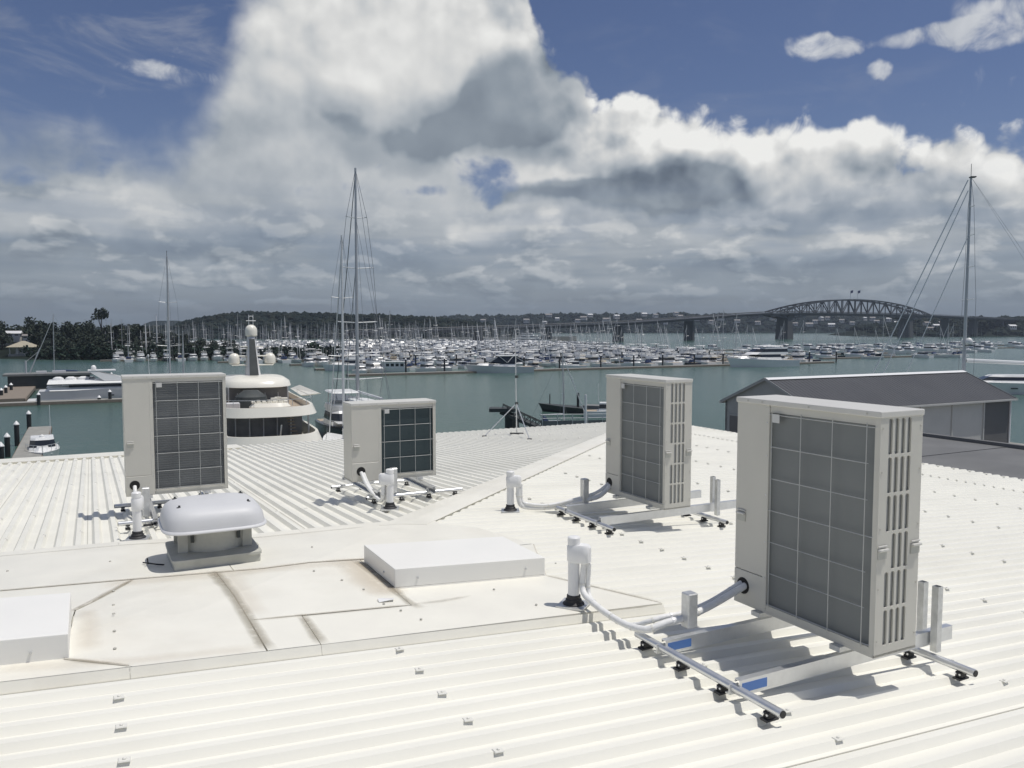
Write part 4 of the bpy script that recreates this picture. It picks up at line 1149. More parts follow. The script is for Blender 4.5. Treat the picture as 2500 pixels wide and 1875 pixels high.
def sail_boat(name, label, L, hullm='gel', cover='cover', group=None, H=None, furl=True, mr=.095):
    B = L * .25 + .6; hb, hs = L * .06 + .55, L * .045 + .5; H = H or L * 1.28
    t = thing(name, label, 'sailing boat', group=group)
    hull_into(MB(), L, B, hb, hs, rake=.05, wl=.86).build('hull', hullm, t, fixn=True, smooth=35)
    ca = MB(); cab(ca, -L * .16, L * .16, B * .58, B * .44, hs - .05, hs + .52, L * .10, .1, nose=L * .04); cb_ = ca.build('cabin', 'gel', t, fixn=True)
    b = MB(); band_of(b, -L * .16, L * .16, B * .58, B * .44, hs - .05, hs + .52, L * .10, .1, .35, .75, .015, nose=L * .04); b.build('window_band', 'glass', cb_, fixn=True)
    a = MB(); a.box(-L * .42, -L * .18, -B * .26, B * .26, hs + .01, hs + .06); a.build('cockpit', 'teak', t)
    d = MB(); cab(d, -L * .24, -L * .14, B * .56, B * .46, hs + .3, hs + 1.05, .5, .05); d.build('spray_hood', cover, t, fixn=True)
    xm = L * .10
    m_ = MB(); m_.tube([(xm, 0, hs), (xm - .1, 0, H * .55), (xm - .22, 0, H)], mr, 6, r2=mr * .65); ms = m_.build('mast', 'mast', t)
    for f, wd in ((.42, .30), (.70, .22)):
        s_ = MB(); z = hs + (H - hs) * f
        for sg in (-1, 1): s_.tube([(xm - .05, 0, z), (xm - .15, sg * B * wd * 1.2, z + .12)], .03, 4)
        s_.build('spreader', 'mast', ms)
    bo = MB(); bo.tube([(xm - .1, 0, hs + 1.35), (xm - L * .38, 0, hs + 1.25)], .08, 6); bo.build('boom', 'mast', t)
    if furl:
        sc_ = MB(); sc_.tube([(xm - .15, 0, hs + 1.55), (xm - L * .2, 0, hs + 1.58), (xm - L * .37, 0, hs + 1.42)], .2, 8, r2=.13); sc_.build('sail_cover', cover, t)
    fs = MB(); fs.tube([(L * .5, 0, hb + .1), (xm - .2, 0, H * .95)], .055, 5); fs.build('furled_jib', 'mastw', t)
    rg = MB()
    rg.tube([(-L * .48, 0, hs), (xm - .22, 0, H)], .014, 3)
    for sg in (-1, 1):
        rg.tube([(xm - .3, sg * B * .45, hs), (xm - .15, sg * B * .26, hs + (H - hs) * .70), (xm - .22, 0, H)], .014, 3)
        rg.tube([(xm + .2, sg * B * .45, hs), (xm - .05, 0, hs + (H - hs) * .45)], .014, 3)
    rg.build('rigging', 'wirerope', t)
    return t
def put(t, p, az, sc=1.0):
    t.location = (p[0], p[1], WATER); t.rotation_euler = (0, 0, math.pi / 2 - az)
    if sc != 1.0: t.scale = (sc, sc, sc)
    return t
AZU, AZV = R(62.6), R(-27.4)

# --- superyacht, seen from astern
sy = thing('superyacht', 'big cream superyacht seen from astern with round decks and dark mast carrying white radomes', 'yacht')
def upath(half, x_end, depth, n=20, x0=0.0):
    p = [(x_end, -half)]
    for i in range(n + 1):
        a = math.pi * (i / n) ; c_, s_ = math.cos(a), math.sin(a)
        p.append((x0 + depth * (1 - abs(s_) ** .75), -half * math.copysign(abs(c_) ** .62, c_)))
    return p + [(x_end, half)]
def wall(m_, path, z0, z1, th, mi=0, flare=0.0):
    n = len(path); cx = path[0][0]
    secs = []
    for i, (x, y) in enumerate(path):
        a, b = path[max(i - 1, 0)], path[min(i + 1, n - 1)]
        tx, ty = b[0] - a[0], b[1] - a[1]; l = math.hypot(tx, ty) or 1
        nx, ny = -ty / l, tx / l
        secs.append([(x + nx * 0 - nx * flare, y - ny * flare, z0), (x, y, z1), (x + nx * th, y + ny * th, z1), (x + nx * th, y + ny * th, z0)])
    m_.loft(secs, mi=mi)
q = MB(); hull_into(q, 46, 9.4, 5.4, 1.6, n=14, rake=.04); q.v = [(x + 23.6, y, z) for x, y, z in q.v]; q.build('hull', 'cream', sy, fixn=True, smooth=35)
q = MB(); q.prism(upath(4.7, 30, 5.0, x0=-.6), 1.50, 1.62); q.build('main_deck', 'teak', sy)
q = MB(); wall(q, upath(4.6, 30, 5.2, x0=-.9, n=30), .7, 2.85, -.24, flare=-.9); q.build('bulwark', 'cream', sy, fixn=True, smooth=35)
q = MB(); cab(q, 7.0, 34, 7.4, 7.4, 1.63, 4.40, 2, -.4); ho = q.build('saloon', 'glare_glass', sy, fixn=True)
q = MB()
for y in (-3.95, 3.95):
    q.tube([(4.4, y, 1.62), (4.4, y, 4.4)], .09, 8)
q.build('deck_post', 'galv', sy)
q = MB(); q.prism(upath(4.3, 31, 4.4, x0=1.4), 4.45, 4.60); up = q.build('upper_deck', 'teak', sy)
q = MB(); wall(q, upath(4.4, 31, 4.6, x0=1.2, n=30), 4.38, 5.22, -.24, flare=-.38); q.build('upper_bulwark', 'cream', sy, fixn=True, smooth=35)
q = MB(); q.prism(upath(4.2, 31, 4.3, x0=1.5), 4.27, 4.44); q.build('deck_head', 'white', sy)
q = MB(); cab(q, 11.5, 30, 6.2, 6.0, 4.61, 6.5, 3, -.3); q.build('sky_lounge', 'glare_glass', sy, fixn=True)
q = MB(); q.loft([superell(5.2, 3.0, 40, 3.2, 6.4), superell(5.7, 3.6, 40, 3.0, 6.5), superell(5.5, 3.45, 40, 3.0, 6.98), superell(4.9, 2.95, 40, 3.0, 7.32), superell(2.5, 1.6, 40, 3, 7.45)]); q.v = [(x + 15.2, y, z) for x, y, z in q.v]
q.build('hardtop', 'cream', sy, fixn=True, smooth=40)
for x, y in ((10.8, -2.9), (10.8, 2.9), (12.6, -3.1), (12.6, 3.1)):
    q = MB(); q.box(x - .14, x + .14, y - .06, y + .06, 4.6, 6.5); q.build('hardtop_post', 'galv', sy)
q = MB(); q.loft([superell(1.7, .80, 20, 2.5, 7.35), superell(1.2, .60, 20, 2.5, 9.2), superell(.75, .42, 20, 2.5, 11.6)]); q.v = [(x + 16.4 + (z - 8) * .28, y, z) for x, y, z in q.v]; ma = q.build('mast_pylon', 'pale', sy, fixn=True, smooth=40)
q = MB(); q.prism([(-.35, -.42), (.3, -.42), (.3, .42), (-.35, .42)], 7.5, 11.3); q.v = [(x + 15.05 + (z - 8) * .42, y * (1 - (z - 8) * .12), z) for x, y, z in q.v]; q.build('mast_grille', 'steel', ma)
for z, w in ((8.45, 1.85), (9.4, 1.5), (10.4, .9)):
    q = MB(); q.box(15.9 + (z - 8.45) * .3, 17.0 + (z - 8.45) * .3, -w - .3, w + .3, z, z + .12); q.build('mast_arm', 'cream', ma, bevel=.03)
for x, y, z, r in ((16.5, -1.85, 8.58, .60), (16.5, 1.85, 8.58, .60), (17.1, 0, 11.55, .64)):
    q = MB(); q.lathe([(r * .72, 0), (r * .98, .12), (r, r * .95), (r * .92, r * 1.40), (r * .66, r * 1.78), (r * .3, r * 1.96), (.02, r * 2.0)], 20, (x, y, z)); q.build('radome', 'cream', ma, smooth=50)
q = MB()
for y in (-.22, .22): q.tube([(17.1, y, 12.7), (17.1, y, 13.9)], .035, 6)
q.tube([(17.1, -.5, 13.25), (17.1, .5, 13.25)], .05, 6); q.tube([(17.1, -.25, 13.55), (17.1, -.12, 13.75), (17.1, .12, 13.75), (17.1, .25, 13.55)], .04, 6); q.build('mast_top', 'mastw', ma)
q = MB(); q.loft([superell(1.1, 1.9, 28, 2.6, 4.61), superell(1.15, 1.95, 28, 2.6, 4.9), superell(.9, 1.6, 28, 2.6, 5.25)]); q.v = [(x + 6.2, y - .6, z) for x, y, z in q.v]; q.build('spa_pool', 'cream', sy, fixn=True, smooth=40)
q = MB()
for i in range(7): q.box(5.7 + .1 * (i % 3), 6.4, -2.2 + i * .5, -1.85 + i * .5, 5.25, 5.45 + .08 * (i % 2))
q.build('cushion_row', 'cream', sy, bevel=.03)
q = MB(); q.loft([superell(1.6, 1.7, 20, 2.3, 4.61), superell(1.4, 1.5, 20, 2.3, 5.7), superell(.6, .7, 20, 2.3, 6.3)]); q.v = [(x + 9.0, y + .9, z) for x, y, z in q.v]; q.build('covered_tender', 'steel', sy, fixn=True, smooth=40)
q = MB(); q.box(4.6, 5.6, 2.3, 3.5, 4.61, 5.45); q.build('bar_cabinet', 'pale', sy, bevel=.04)
q = MB(); q.box(2.3, 3.4, .9, 2.3, 1.63, 2.35); q.build('sun_pad', 'cream', sy, bevel=.05)
q = MB(); q.loft([superell(1.2, 1.5, 20, 3, 1.63), superell(1.2, 1.5, 20, 3, 2.15), superell(1.0, 1.3, 20, 3, 2.3)]); q.v = [(x + 2.9, y - 2.2, z) for x, y, z in q.v]; q.build('aft_sofa', 'cushion', sy, fixn=True, smooth=40)
for k in range(8):
    q = MB(); a = R(25 * k); q.box(5.0 + .25 * math.cos(a), 5.6 + .25 * math.cos(a), -3.2 + .1 * k - .0, -2.6 + .1 * k, 1.8 + k * .32, 1.87 + k * .32); q.build('stair_tread', 'teak', sy)
q = MB(); q.tube([(.6, -.7, 1.7), (.3, -.9, 3.7)], .07, 8); q.box(.45, .85, -.9, -.5, 1.63, 1.8); q.build('davit', 'galv', sy)
q = MB(); pr = upath(4.3, 14, 4.5, x0=1.35)
q.tube([(x, y, 5.9) for x, y in pr], .03, 5)
for x, y in pr[::3]: q.tube([(x, y, 5.3), (x, y, 5.9)], .022, 4)
q.build('hand_rail', 'galv', sy)
q = MB(); q.loft([[( 12, -4.6, 5.3), (20, -4.6, 5.5), (20, -4.4, 5.6), (12, -4.4, 5.4)], [(9.0, -6.0, 5.75), (18, -5.4, 6.0), (18, -5.2, 6.1), (9.0, -5.8, 5.8)]]); q.build('side_wing', 'cream', sy, fixn=True)
q = MB()
for y in (-2.6, -1.3, 0, 1.3, 2.6): q.box(6.55, 6.93, y - .05, y + .05, 1.63, 4.38)
q.build('saloon_mullion', 'pale', sy)
q = MB()
for y in (-2.0, -.7, .7, 2.0): q.box(11.3, 11.75, y - .05, y + .05, 4.62, 6.45)
q.build('lounge_mullion', 'pale', sy)
q = MB()
for x, y in ((8.2, -2.6), (8.2, -1.6), (9.2, -2.1)):
    q.box(x, x + .7, y, y + .65, 4.61, 5.02); q.box(x + .6, x + .72, y, y + .65, 5.02, 5.5)
q.build('deck_chair', 'cream', sy, bevel=.03)
put(sy, (-21.6, 73.0), R(-23))

# --- motor yacht lying at the left pontoon
my = thing('motor_yacht', 'long low pale grey motor yacht with white swept arch at the left pontoon', 'yacht')
hull_into(MB(), 27, 6.2, 3.5, 2.2, n=13, rake=.05).build('hull', 'greyhull', my, fixn=True, smooth=35)
q = MB(); hull_into(q, 27.1, 6.26, 3.75, 2.55, n=13, rake=.05); q.v = [(x, y, max(z, 2.0 + .0 * x)) for x, y, z in q.v]
q = MB(); q.box(-15.2, -13.2, -2.6, 2.6, .25, .5); q.build('swim_platform', 'gel', my, bevel=.05)
q = MB(); q.box(-13.4, -4.5, -3.14, -3.02, .55, .68); q.build('rub_strake', 'gel', my)
q = MB(); cab(q, -9.0, 9.0, 5.5, 5.1, 2.9, 3.5, 2.4, 0, nose=1.5); q.build('saloon_glass', 'glass', my, fixn=True)
q = MB(); cab(q, -10.0, 12.5, 5.9, 3.8, 3.3, 3.8, 4.0, .2, nose=2.5); cab(q, -12.2, 4.0, 6.1, 3.9, 3.52, 4.15, 5.0, .2, nose=1.5); q.build('coachroof', 'gel', my, fixn=True)
q = MB(); cab(q, -11.8, 12.8, 6.15, 4.6, 2.25, 2.95, 3.0, -.5, nose=2.5); q.build('foredeck', 'gel', my, fixn=True)
q = MB()
for s_ in (-1, 1):
    q.loft([[(-3.6, s_ * 2.5, 3.9), (1.2, s_ * 2.5, 3.9), (1.2, s_ * 2.32, 3.9), (-3.6, s_ * 2.32, 3.9)], [(-6.0, s_ * 2.2, 5.8), (-5.0, s_ * 2.2, 5.8), (-5.0, s_ * 2.05, 5.8), (-6.0, s_ * 2.05, 5.8)]])
q.box(-6.1, -1.8, -2.25, 2.25, 5.78, 5.96); q.build('radar_arch', 'gel', my, fixn=True)
q = MB(); q.lathe([(.3, 5.97), (.42, 6.1), (.42, 6.5), (.25, 6.85), (.03, 6.92)], 14, (-5.2, -.6, 0)); q.build('radome', 'gel', my, smooth=50)
q = MB(); q.tube([(3.6, 0, 4.0), (3.5, 0, 8.4)], .05, 6); q.lathe([(.16, 8.4), (.16, 8.75), (.02, 8.85)], 8, (3.5, 0, 0)); q.tube([(3.3, -.35, 7.7), (3.3, .35, 7.7)], .03, 5); q.build('signal_mast', 'mastw', my)
q = MB()
for x in (-2.5, -.4, .6, 6.6, 8.4, 9.5): q.box(x - .28, x + .28, -3.09, -3.02, 1.05, 1.25)
q.box(3.1, 4.2, -3.09, -3.0, .9, 1.7); q.build('porthole_row', 'glass', my)
q = MB()
for k in range(3): q.loft([superell(.9, .7, 14, 2.5, 4.12), superell(.8, .65, 14, 2.5, 4.5), superell(.4, .4, 14, 2.5, 4.75)]); 
n3 = len(q.v) // 3; q.v = [(x - 10.6 + 1.9 * (i // n3), y, z) for i, (x, y, z) in enumerate(q.v)]; q.build('deck_seat', 'gel', my, fixn=True)
q = MB(); q.box(-9.0, -5, 1.0, 2.4, 4.1, 4.5); q.build('sun_bed', 'cushion', my, bevel=.05)
my.scale = (1, 1, .88)
sd_ = Vector((-80.6, 136.6, 0)); put(my, sd_ + Vector((math.sin(AZU), math.cos(AZU), 0)) * 14.6, AZU)

# --- other nearer boats
b = motor_boat('motor_boat', 'navy hulled sport fisher with white cabin and twin canopies, right of the superyacht', 14.5, 'navy', True, hard=True)
put(b, (-19.2, 93.0), R(157))
q = MB(); q.box(1.0, 4.6, -1.6, 1.6, 2.05, 2.1); q.build('fore_cushion', 'gel', b)
b = motor_boat('motor_boat', 'small white cabin cruiser at lower left beside a short pier', 8.2, 'gel', False)
q = MB(); q.loft([superell(.25, .25, 12, 2, 2.05), superell(.22, .22, 12, 2, 2.3), superell(.05, .05, 12, 2, 2.4)]); q.build('dome_light', 'gel', b, fixn=True)
put(b, (-44.6, 77.0), R(150))
s1 = sail_boat('sailing_yacht', 'white masted yacht hidden below the roof edge, its spar rising right of the superyacht', 14, 'gel', 'cover', H=21.5, mr=.14)
for ch in s1.children:
    if ch.name.startswith('mast'): ch.data.materials[0] = M['mastw']
put(s1, (-16.1, 79.5), R(-27))
def big_mast(t, xm, H, z0, spread, r, lean=0.0, mm='mast'):
    m_ = MB(); m_.tube([(xm, 0, z0), (xm + lean * .5, 0, (z0 + H) / 2), (xm + lean, 0, H)], r, 10, r2=r * .55); ms = m_.build('mast', mm, t)
    for z, w in spread:
        for sg in (-1, 1):
            s_ = MB(); s_.tube([(xm + lean * z / H, 0, z), (xm + lean * z / H - .3, sg * w, z + .15)], .07, 5); s_.build('spreader', 'mastw', ms)
    return ms
s2 = thing('sailing_yacht', 'tall masted sailing yacht moored behind the short air conditioner, four pairs of spreaders', 'sailing boat')
hull_into(MB(), 27, 6.2, 2.4, 1.7, n=12, rake=.05, wl=.86).build('hull', 'navy', s2, fixn=True, smooth=35)
q = MB(); cab(q, -6, 5, 3.4, 2.8, 1.6, 2.6, 2.5, .4, nose=1); q.build('deckhouse', 'gel', s2, fixn=True)
big_mast(s2, 1.5, 34.4, 1.8, ((5.3, 3.6), (13.2, 2.9), (20.7, 2.35), (27.6, 1.5)), .27, -.35)
q = MB(); q.tube([(1.3, 0, 3.6), (-9.5, 0, 3.4)], .16, 8); q.build('boom', 'mastw', s2)
q = MB()
for sg in (-1, 1):
    q.tube([(1.0, sg * 2.9, 1.9), (1.1, sg * 3.55, 5.4), (1.0, sg * 2.85, 13.3), (.9, sg * 2.3, 20.8), (.85, sg * 1.45, 27.7), (1.15, 0, 34.2)], .028, 4)
    q.tube([(-9, sg * 1.6, 1.8), (.9, 0, 27)], .022, 4)
q.tube([(13, 0, 2.5), (1.2, 0, 33.8)], .06, 5); q.tube([(8, 0, 2.2), (1.2, 0, 22)], .05, 5); q.tube([(-13, 0, 1.9), (1.15, 0, 34.2)], .028, 4)
q.build('rigging', 'wirerope', s2)
put(s2, (-21.0, 113.0), R(-27))
s3 = sail_boat('sailing_yacht', 'sailing yacht with a plain grey mast rising behind the tall left air conditioner', 15, 'gel', 'cover', H=22.2, mr=.14)
put(s3, (-46.2, 110.5), R(-27))
for ch in list(s3.children):
    if ch.name.startswith('mast'):
        v_ = MB(); v_.tube([(1.28, 0, 22.2), (1.28, 0, 22.9)], .03, 5); v_.box(1.0, 1.5, -.02, .02, 22.75, 22.9); v_.build('wind_vane', 'steel', ch)
s4 = sail_boat('sailing_yacht', 'smaller sailing yacht whose thin mast stands just right of the plain grey mast', 9, 'gel', 'cover', H=12.0)
put(s4, (-47.4, 118.0), R(-27), 1.0)
s5 = sail_boat('sailing_yacht', 'sailing yacht behind the dark floating shed at left with a long slanting forestay', 13, 'gel', 'cover', H=15.6)
put(s5, (-104.0, 188.0), R(250))
s6 = thing('sailing_yacht', 'large white sailing yacht at right edge with a towering mast and paired forestays', 'sailing boat')
hull_into(MB(), 44, 8.8, 2.7, 2.0, n=13, rake=.06, wl=.86).build('hull', 'gel', s6, fixn=True, smooth=35)
q = MB(); cab(q, -13, 4, 6.2, 4.4, 1.9, 3.5, 4, .6, nose=2); dk_ = q.build('deckhouse', 'gel', s6, fixn=True)
q = MB(); band_of(q, -13, 4, 6.2, 4.4, 1.9, 3.5, 4, .6, .4, .80, .03, nose=2); q.build('window_band', 'glass', dk_, fixn=True)
q = MB(); cab(q, -20, -12.4, 5.2, 4.8, 3.7, 3.85, .2, .2); q.build('bimini', 'gel', s6, fixn=True)
q = MB()
for x in (-8, -3, 3, 8): q.box(x, x + 1.2, -4.43, -4.30, 1.05, 1.25); q.box(x, x + 1.2, 4.30, 4.43, 1.05, 1.25)
q.build('porthole_row', 'glass', s6)
ms = big_mast(s6, 5.0, 41.0, 3.0, ((17.8, 3.4), (24.0, 2.6), (30, 2.1), (35.4, 1.5)), .34, .0)
for y in (-1.1, 1.1):
    q = MB(); q.lathe([(.4, 9.2), (.62, 9.4), (.66, 9.9), (.45, 10.4), (.04, 10.6)], 14, (4.6, y, 0)); q.build('radome', 'gel', ms, smooth=50)
q = MB(); q.box(4.2, 5.0, -1.7, 1.7, 9.05, 9.18); q.tube([(5, 0, 41), (5, 0, 43.6)], .05, 5); q.box(4.2, 5.2, -.5, .5, 41.0, 41.2); q.build('mast_fittings', 'steel', ms)
q = MB(); q.tube([(4.6, 0, 6.2), (-14.5, 0, 5.4)], .38, 8); q.build('boom', 'mastw', s6)
q = MB(); q.tube([(21.5, 0, 3.6), (5.5, 0, 40.6)], .11, 5); q.tube([(19.6, 0, 3.5), (5.4, 0, 38.6)], .09, 5); q.tube([(15.5, 0, 3.3), (5.3, 0, 29.5)], .08, 5); q.build('furled_stay', 'mastw', s6)
q = MB()
for sg in (-1, 1):
    q.tube([(4.6, sg * 4.0, 2.8), (4.5, sg * 3.4, 18), (4.6, sg * 2.6, 24), (4.7, sg * 2.1, 30), (4.8, sg * 1.5, 35.5), (4.9, 0, 40.6)], .035, 4)
    q.tube([(-20, sg * 2.2, 2.8), (4.9, 0, 41)], .018, 4)
q.build('rigging', 'wirerope', s6)
p_ = yp(2352, 905, 158.0); put(s6, (p_.x + 4.9, p_.y - 1.0), R(-80))

# ------------------------------------------------------------------ pontoons, piers and piles
def slab(name, label, cat, a, b, w, z0, z1, mm, group=None, board=None):
    a, b = Vector((a[0], a[1], 0)), Vector((b[0], b[1], 0)); d = b - a; L = d.length
    t = thing(name, label, cat, (a.x, a.y, WATER), math.atan2(d.y, d.x), group)
    c = MB(); c.box(0, L, -w / 2, w / 2, z0, z1); c.build('deck', mm, t)
    c = MB(); c.box(-.06, L + .06, -w / 2 - .08, -w / 2, z0 + .12, z1 - .05); c.box(-.06, L + .06, w / 2, w / 2 + .08, z0 + .12, z1 - .05); c.build('fender_beam', 'timber', t)
    return t
slab('pontoon', 'pale floating pontoon in front of the grey motor yacht at left', 'pontoon', (-96, 122.6), (-52, 145.6), 2.4, -.1, .52, 'concrete')
slab('pier', 'brown timber pier running away from the left edge past the moored cruisers', 'pier', (-82.5, 133), (-119, 203), 5.0, .2, .9, 'timber')
slab('pier', 'short concrete pier behind the small white cabin cruiser at lower left', 'pier', (-41, 68), (-54.6, 94), 2.2, .3, 1.1, 'concrete')
slab('pontoon', 'concrete finger pontoon between the superyacht and the navy sport fisher', 'pontoon', (-12.6, 66), (-28.6, 100.5), 2.2, -.1, .75, 'concrete')
PP = []
def pile(px, yt, Y, r=.24, label=None, group='black piles with white caps'):
    p = yp(px, yt, Y); h = p.z - WATER
    if not PP:
        t = thing('mooring_pile', '', 'pile'); PP.append(t)
        c = MB(); c.lathe([(.24, -.5), (.24, 1.0)], 12); c.build('shaft', 'pile', t, smooth=40)
        c = MB(); c.lathe([(.29, 1.0), (.28, 1.08), (.04, 1.42)], 12); c.build('cap', 'white', t)
    else: t = copy_tree(PP[0])
    t.location = (p.x, p.y, WATER); t['group'] = group; t['label'] = label
    s_ = r / .24; t.scale = (s_, s_, 1)
    for ch in t.children:
        if ch.name.startswith('shaft'): ch.scale = (1, 1, h)
        else: ch.location = (0, 0, h - 1.0)
    return t
for i, (px, yt, Y, lb) in enumerate((
        (70, 1011, 95, 'black pile at the far end of the short concrete pier'), (40, 1037, 86, 'black pile nearest the small white cabin cruiser'),
        (17, 1067, 78.5, 'black pile by the left edge below the short pier'), (2, 1090, 73, 'black pile half cut off by the left edge'),
        (94, 964, 131.5, 'white capped pile by the stern of the grey motor yacht'), (268, 957, 137, 'white capped pile beside the left air conditioner, before the grey yacht'),
        (242, 971, 136.5, 'short dark pile under the portholes of the grey motor yacht'),
        (272, 913, 196, 'taller pile of the cluster beyond the bow of the grey motor yacht'), (284, 922, 195, 'right pile of the cluster beyond the bow of the grey motor yacht'), (265, 920, 200, 'left pile of the cluster beyond the bow of the grey motor yacht'),
        (59, 922, 180, 'farthest pile along the brown timber pier'), (48, 930, 172, 'second farthest pile along the brown timber pier'), (39, 938, 163, 'middle pile along the brown timber pier'),
        (27, 940, 152, 'pile near the moored cruisers on the brown pier'), (14, 946, 145, 'pile between the moored cruisers at the left edge'), (3, 953, 140, 'pile at the left edge before the moored cruisers'))):
    pile(px, yt, Y, .24 if Y < 100 else .26, lb)
fl = thing('floating_shed', 'dark flat roofed floating shed behind the grey motor yacht', 'shed', (-94, 166, WATER), RZ)
c = MB(); c.box(-7.2, 7.2, -3, 3, .3, 2.95); c.build('wall', 'steel', fl)
c = MB(); c.box(-8.0, 8.0, -3.4, 3.4, 2.96, 3.35); c.build('roof', 'hoard', fl)
c = MB(); c.box(-7.6, 7.6, -3.3, 3.3, -.2, .3); c.build('float', 'concrete', fl)
for x, w in ((-1.5, .9), (1.6, 1.2)):
    c = MB(); c.box(x - w, x + w, -.8, .8, 3.36, 3.75); c.build('skylight', 'pale', fl)
c = MB(); c.tube([(-3.6, 0, 3.3), (-1.6, 0, 8.4)], .12, 6); c.tube([(-4.2, 0, 3.3), (-4.2, 0, 5.9)], .2, 6); c.tube([(-4.2, .0, 5.6), (-1.8, 0, 7.8)], .04, 4); c.build('derrick', 'mast', fl)
# wharf edge and gangway by the aerial
wf = thing('wharf_hoarding', 'grey hoarding with pipe rails along the wharf edge beside the aerial', 'fence', (yp(1324, 1030, 92).x, 92, WATER), R(8))
WH = yp(1324, 1028, 92).z - WATER
for k in range(5):
    c = MB(); c.box(k * 1.75, k * 1.75 + 1.72, 0, .08, -.5, WH + .02 * (k % 2)); c.build('hoarding_panel', 'hoard', wf)
for k in range(6):
    c = MB(); c.box(k * 1.75 - .05, k * 1.75 + .03, -.08, -.005, -.5, WH + .75); c.build('fence_post', 'galv', wf)
for z in (.3, .72):
    c = MB(); c.tube([(-.2, -.04, WH + z), (8.9, -.04, WH + z)], .04, 6); c.build('rail', 'galv', wf)
gw = thing('gangway', 'dark steel gangway sloping from a pile down to the wharf hoarding', 'gangway', (0, 0, 0), 0)
a, b = yp(1228, 1006, 95), yp(1322, 1046, 92)
gw.location = a; d = b - a
c = MB(); c.bar((0, 0, 0), d, 1.3, .35); c.build('walkway', 'steel', gw)
for s_ in (-.65, .65):
    c = MB(); c.tube([(0, s_, .9), d + Vector((0, s_, .75))], .06, 5)
    for k in range(8): c.tube([d * (k / 7) + Vector((0, s_, 0)), d * (k / 7) + Vector((0, s_, .88))], .04, 4)
    for k in range(7): c.tube([d * (k / 7) + Vector((0, s_, .1)), d * ((k + 1) / 7) + Vector((0, s_, .85))], .04, 4)
    c.build('side_truss', 'steel', gw)
c = MB(); p = yp(1250, 1010, 95.5) - a; c.tube([(p.x, 1.0, -4.5), (p.x, 1.0, p.z)], .85, 12); c.box(-1.6, 1.4, -1.1, 1.1, .1, .5); c.build('support_pile', 'steel', gw)
bg_ = thing('barge', 'low dark workboat lying in the open water beyond the wharf hoarding', 'boat', (0, 0, 0), 0)
hull_into(MB(), 13.5, 3.4, 1.2, .6, n=9, rake=.05, wl=.9).build('hull', 'steel', bg_, fixn=True, smooth=35)
c = MB(); c.tube([(5.6, 0, .9), (5.6, 0, 2.6)], .08, 6); c.build('bow_post', 'pile', bg_)
c = MB(); c.tube([(1.2, 0, .6), (1.2, 0, 2.9)], .2, 8); c.build('funnel', 'pile', bg_)
c = MB(); c.box(-5, .2, -1.1, 1.1, .62, 1.2); c.build('deck_box', 'hoard', bg_)
p_ = wp(1430, 1008); put(bg_, p_, R(292))
s7 = sail_boat('sailing_boat', 'small white sailing boat behind the wharf hoarding, thin mast with one crosstree', 7.6, 'gel', 'cover', H=9.6, furl=False)
p_ = yp(1362, 1010, 97.5); put(s7, p_, R(80))
b = motor_boat('motor_boat', 'white launch half hidden behind the second vented air conditioner', 7.5, 'gel', False)
p_ = wp(1490, 1018); put(b, p_, R(95))
wpz = MB(); p = yp(1430, 963, 90); wpz.tube([(0, 0, -.5), (0, 0, p.z - WATER)], .13, 8)
tag(wpz.build('mooring_pole', 'white', None, (p.x, p.y, WATER), 0, smooth=40), 'thin white pole standing at the wharf hoarding', 'pole')

# ------------------------------------------------------------------ the marina
mproto = [
    motor_boat('motor_cruiser', '', 11.0, 'gel', True, 'motor cruisers berthed in the marina'),
    motor_boat('motor_cruiser', '', 12.5, 'gel', True, 'motor cruisers berthed in the marina', hard=True),
    motor_boat('motor_cruiser', '', 9.0, 'gel', False, 'motor cruisers berthed in the marina', canvas='cover'),
    motor_boat('motor_cruiser', '', 10.0, 'gel', True, 'motor cruisers berthed in the marina', canvas='canvas'),
    motor_boat('motor_cruiser', '', 11.5, 'navy', True, 'motor cruisers berthed in the marina', hard=True)]
ML = ['white flybridge cruiser with bare radar arch berthed in the marina across the water',
      'white flybridge cruiser with a hard top berthed in the marina across the water',
      'low white cruiser with navy stern awning berthed in the marina across the water',
      'white flybridge cruiser with tan stern awning berthed in the marina across the water',
      'navy hulled cruiser with white hard top berthed in the marina across the water']
sproto = [
    sail_boat('sailing_boat', '', 11.0, 'gel', 'cover', 'sailing boats berthed in the marina'),
    sail_boat('sailing_boat', '', 12.5, 'gel', 'canvas', 'sailing boats berthed in the marina'),
    sail_boat('sailing_boat', '', 10.0, 'navy', 'cover', 'sailing boats berthed in the marina'),
    sail_boat('sailing_boat', '', 9.5, 'gel', 'cover', 'sailing boats berthed in the marina', furl=False)]
SL_ = ['white sailing boat with navy sail cover berthed in the marina across the water',
       'white sailing boat with tan sail cover berthed in the marina across the water',
       'navy hulled sailing boat with bare mast berthed in the marina across the water',
       'small white sailing boat with bare boom berthed in the marina across the water']
GM = ['flybridge cruisers in the marina', 'hard top cruisers in the marina', 'cruisers with navy awnings in the marina', 'cruisers with tan awnings in the marina', 'navy hulled cruisers in the marina']
GS = ['white yachts with navy sail covers in the marina', 'white yachts with tan sail covers in the marina', 'navy hulled yachts in the marina', 'small yachts with bare booms in the marina']
for t, l, g__ in zip(mproto + sproto, ML + SL_, GM + GS): t['label'] = l; t['group'] = g__
def dirv(az): return Vector((math.sin(az), math.cos(az), 0))
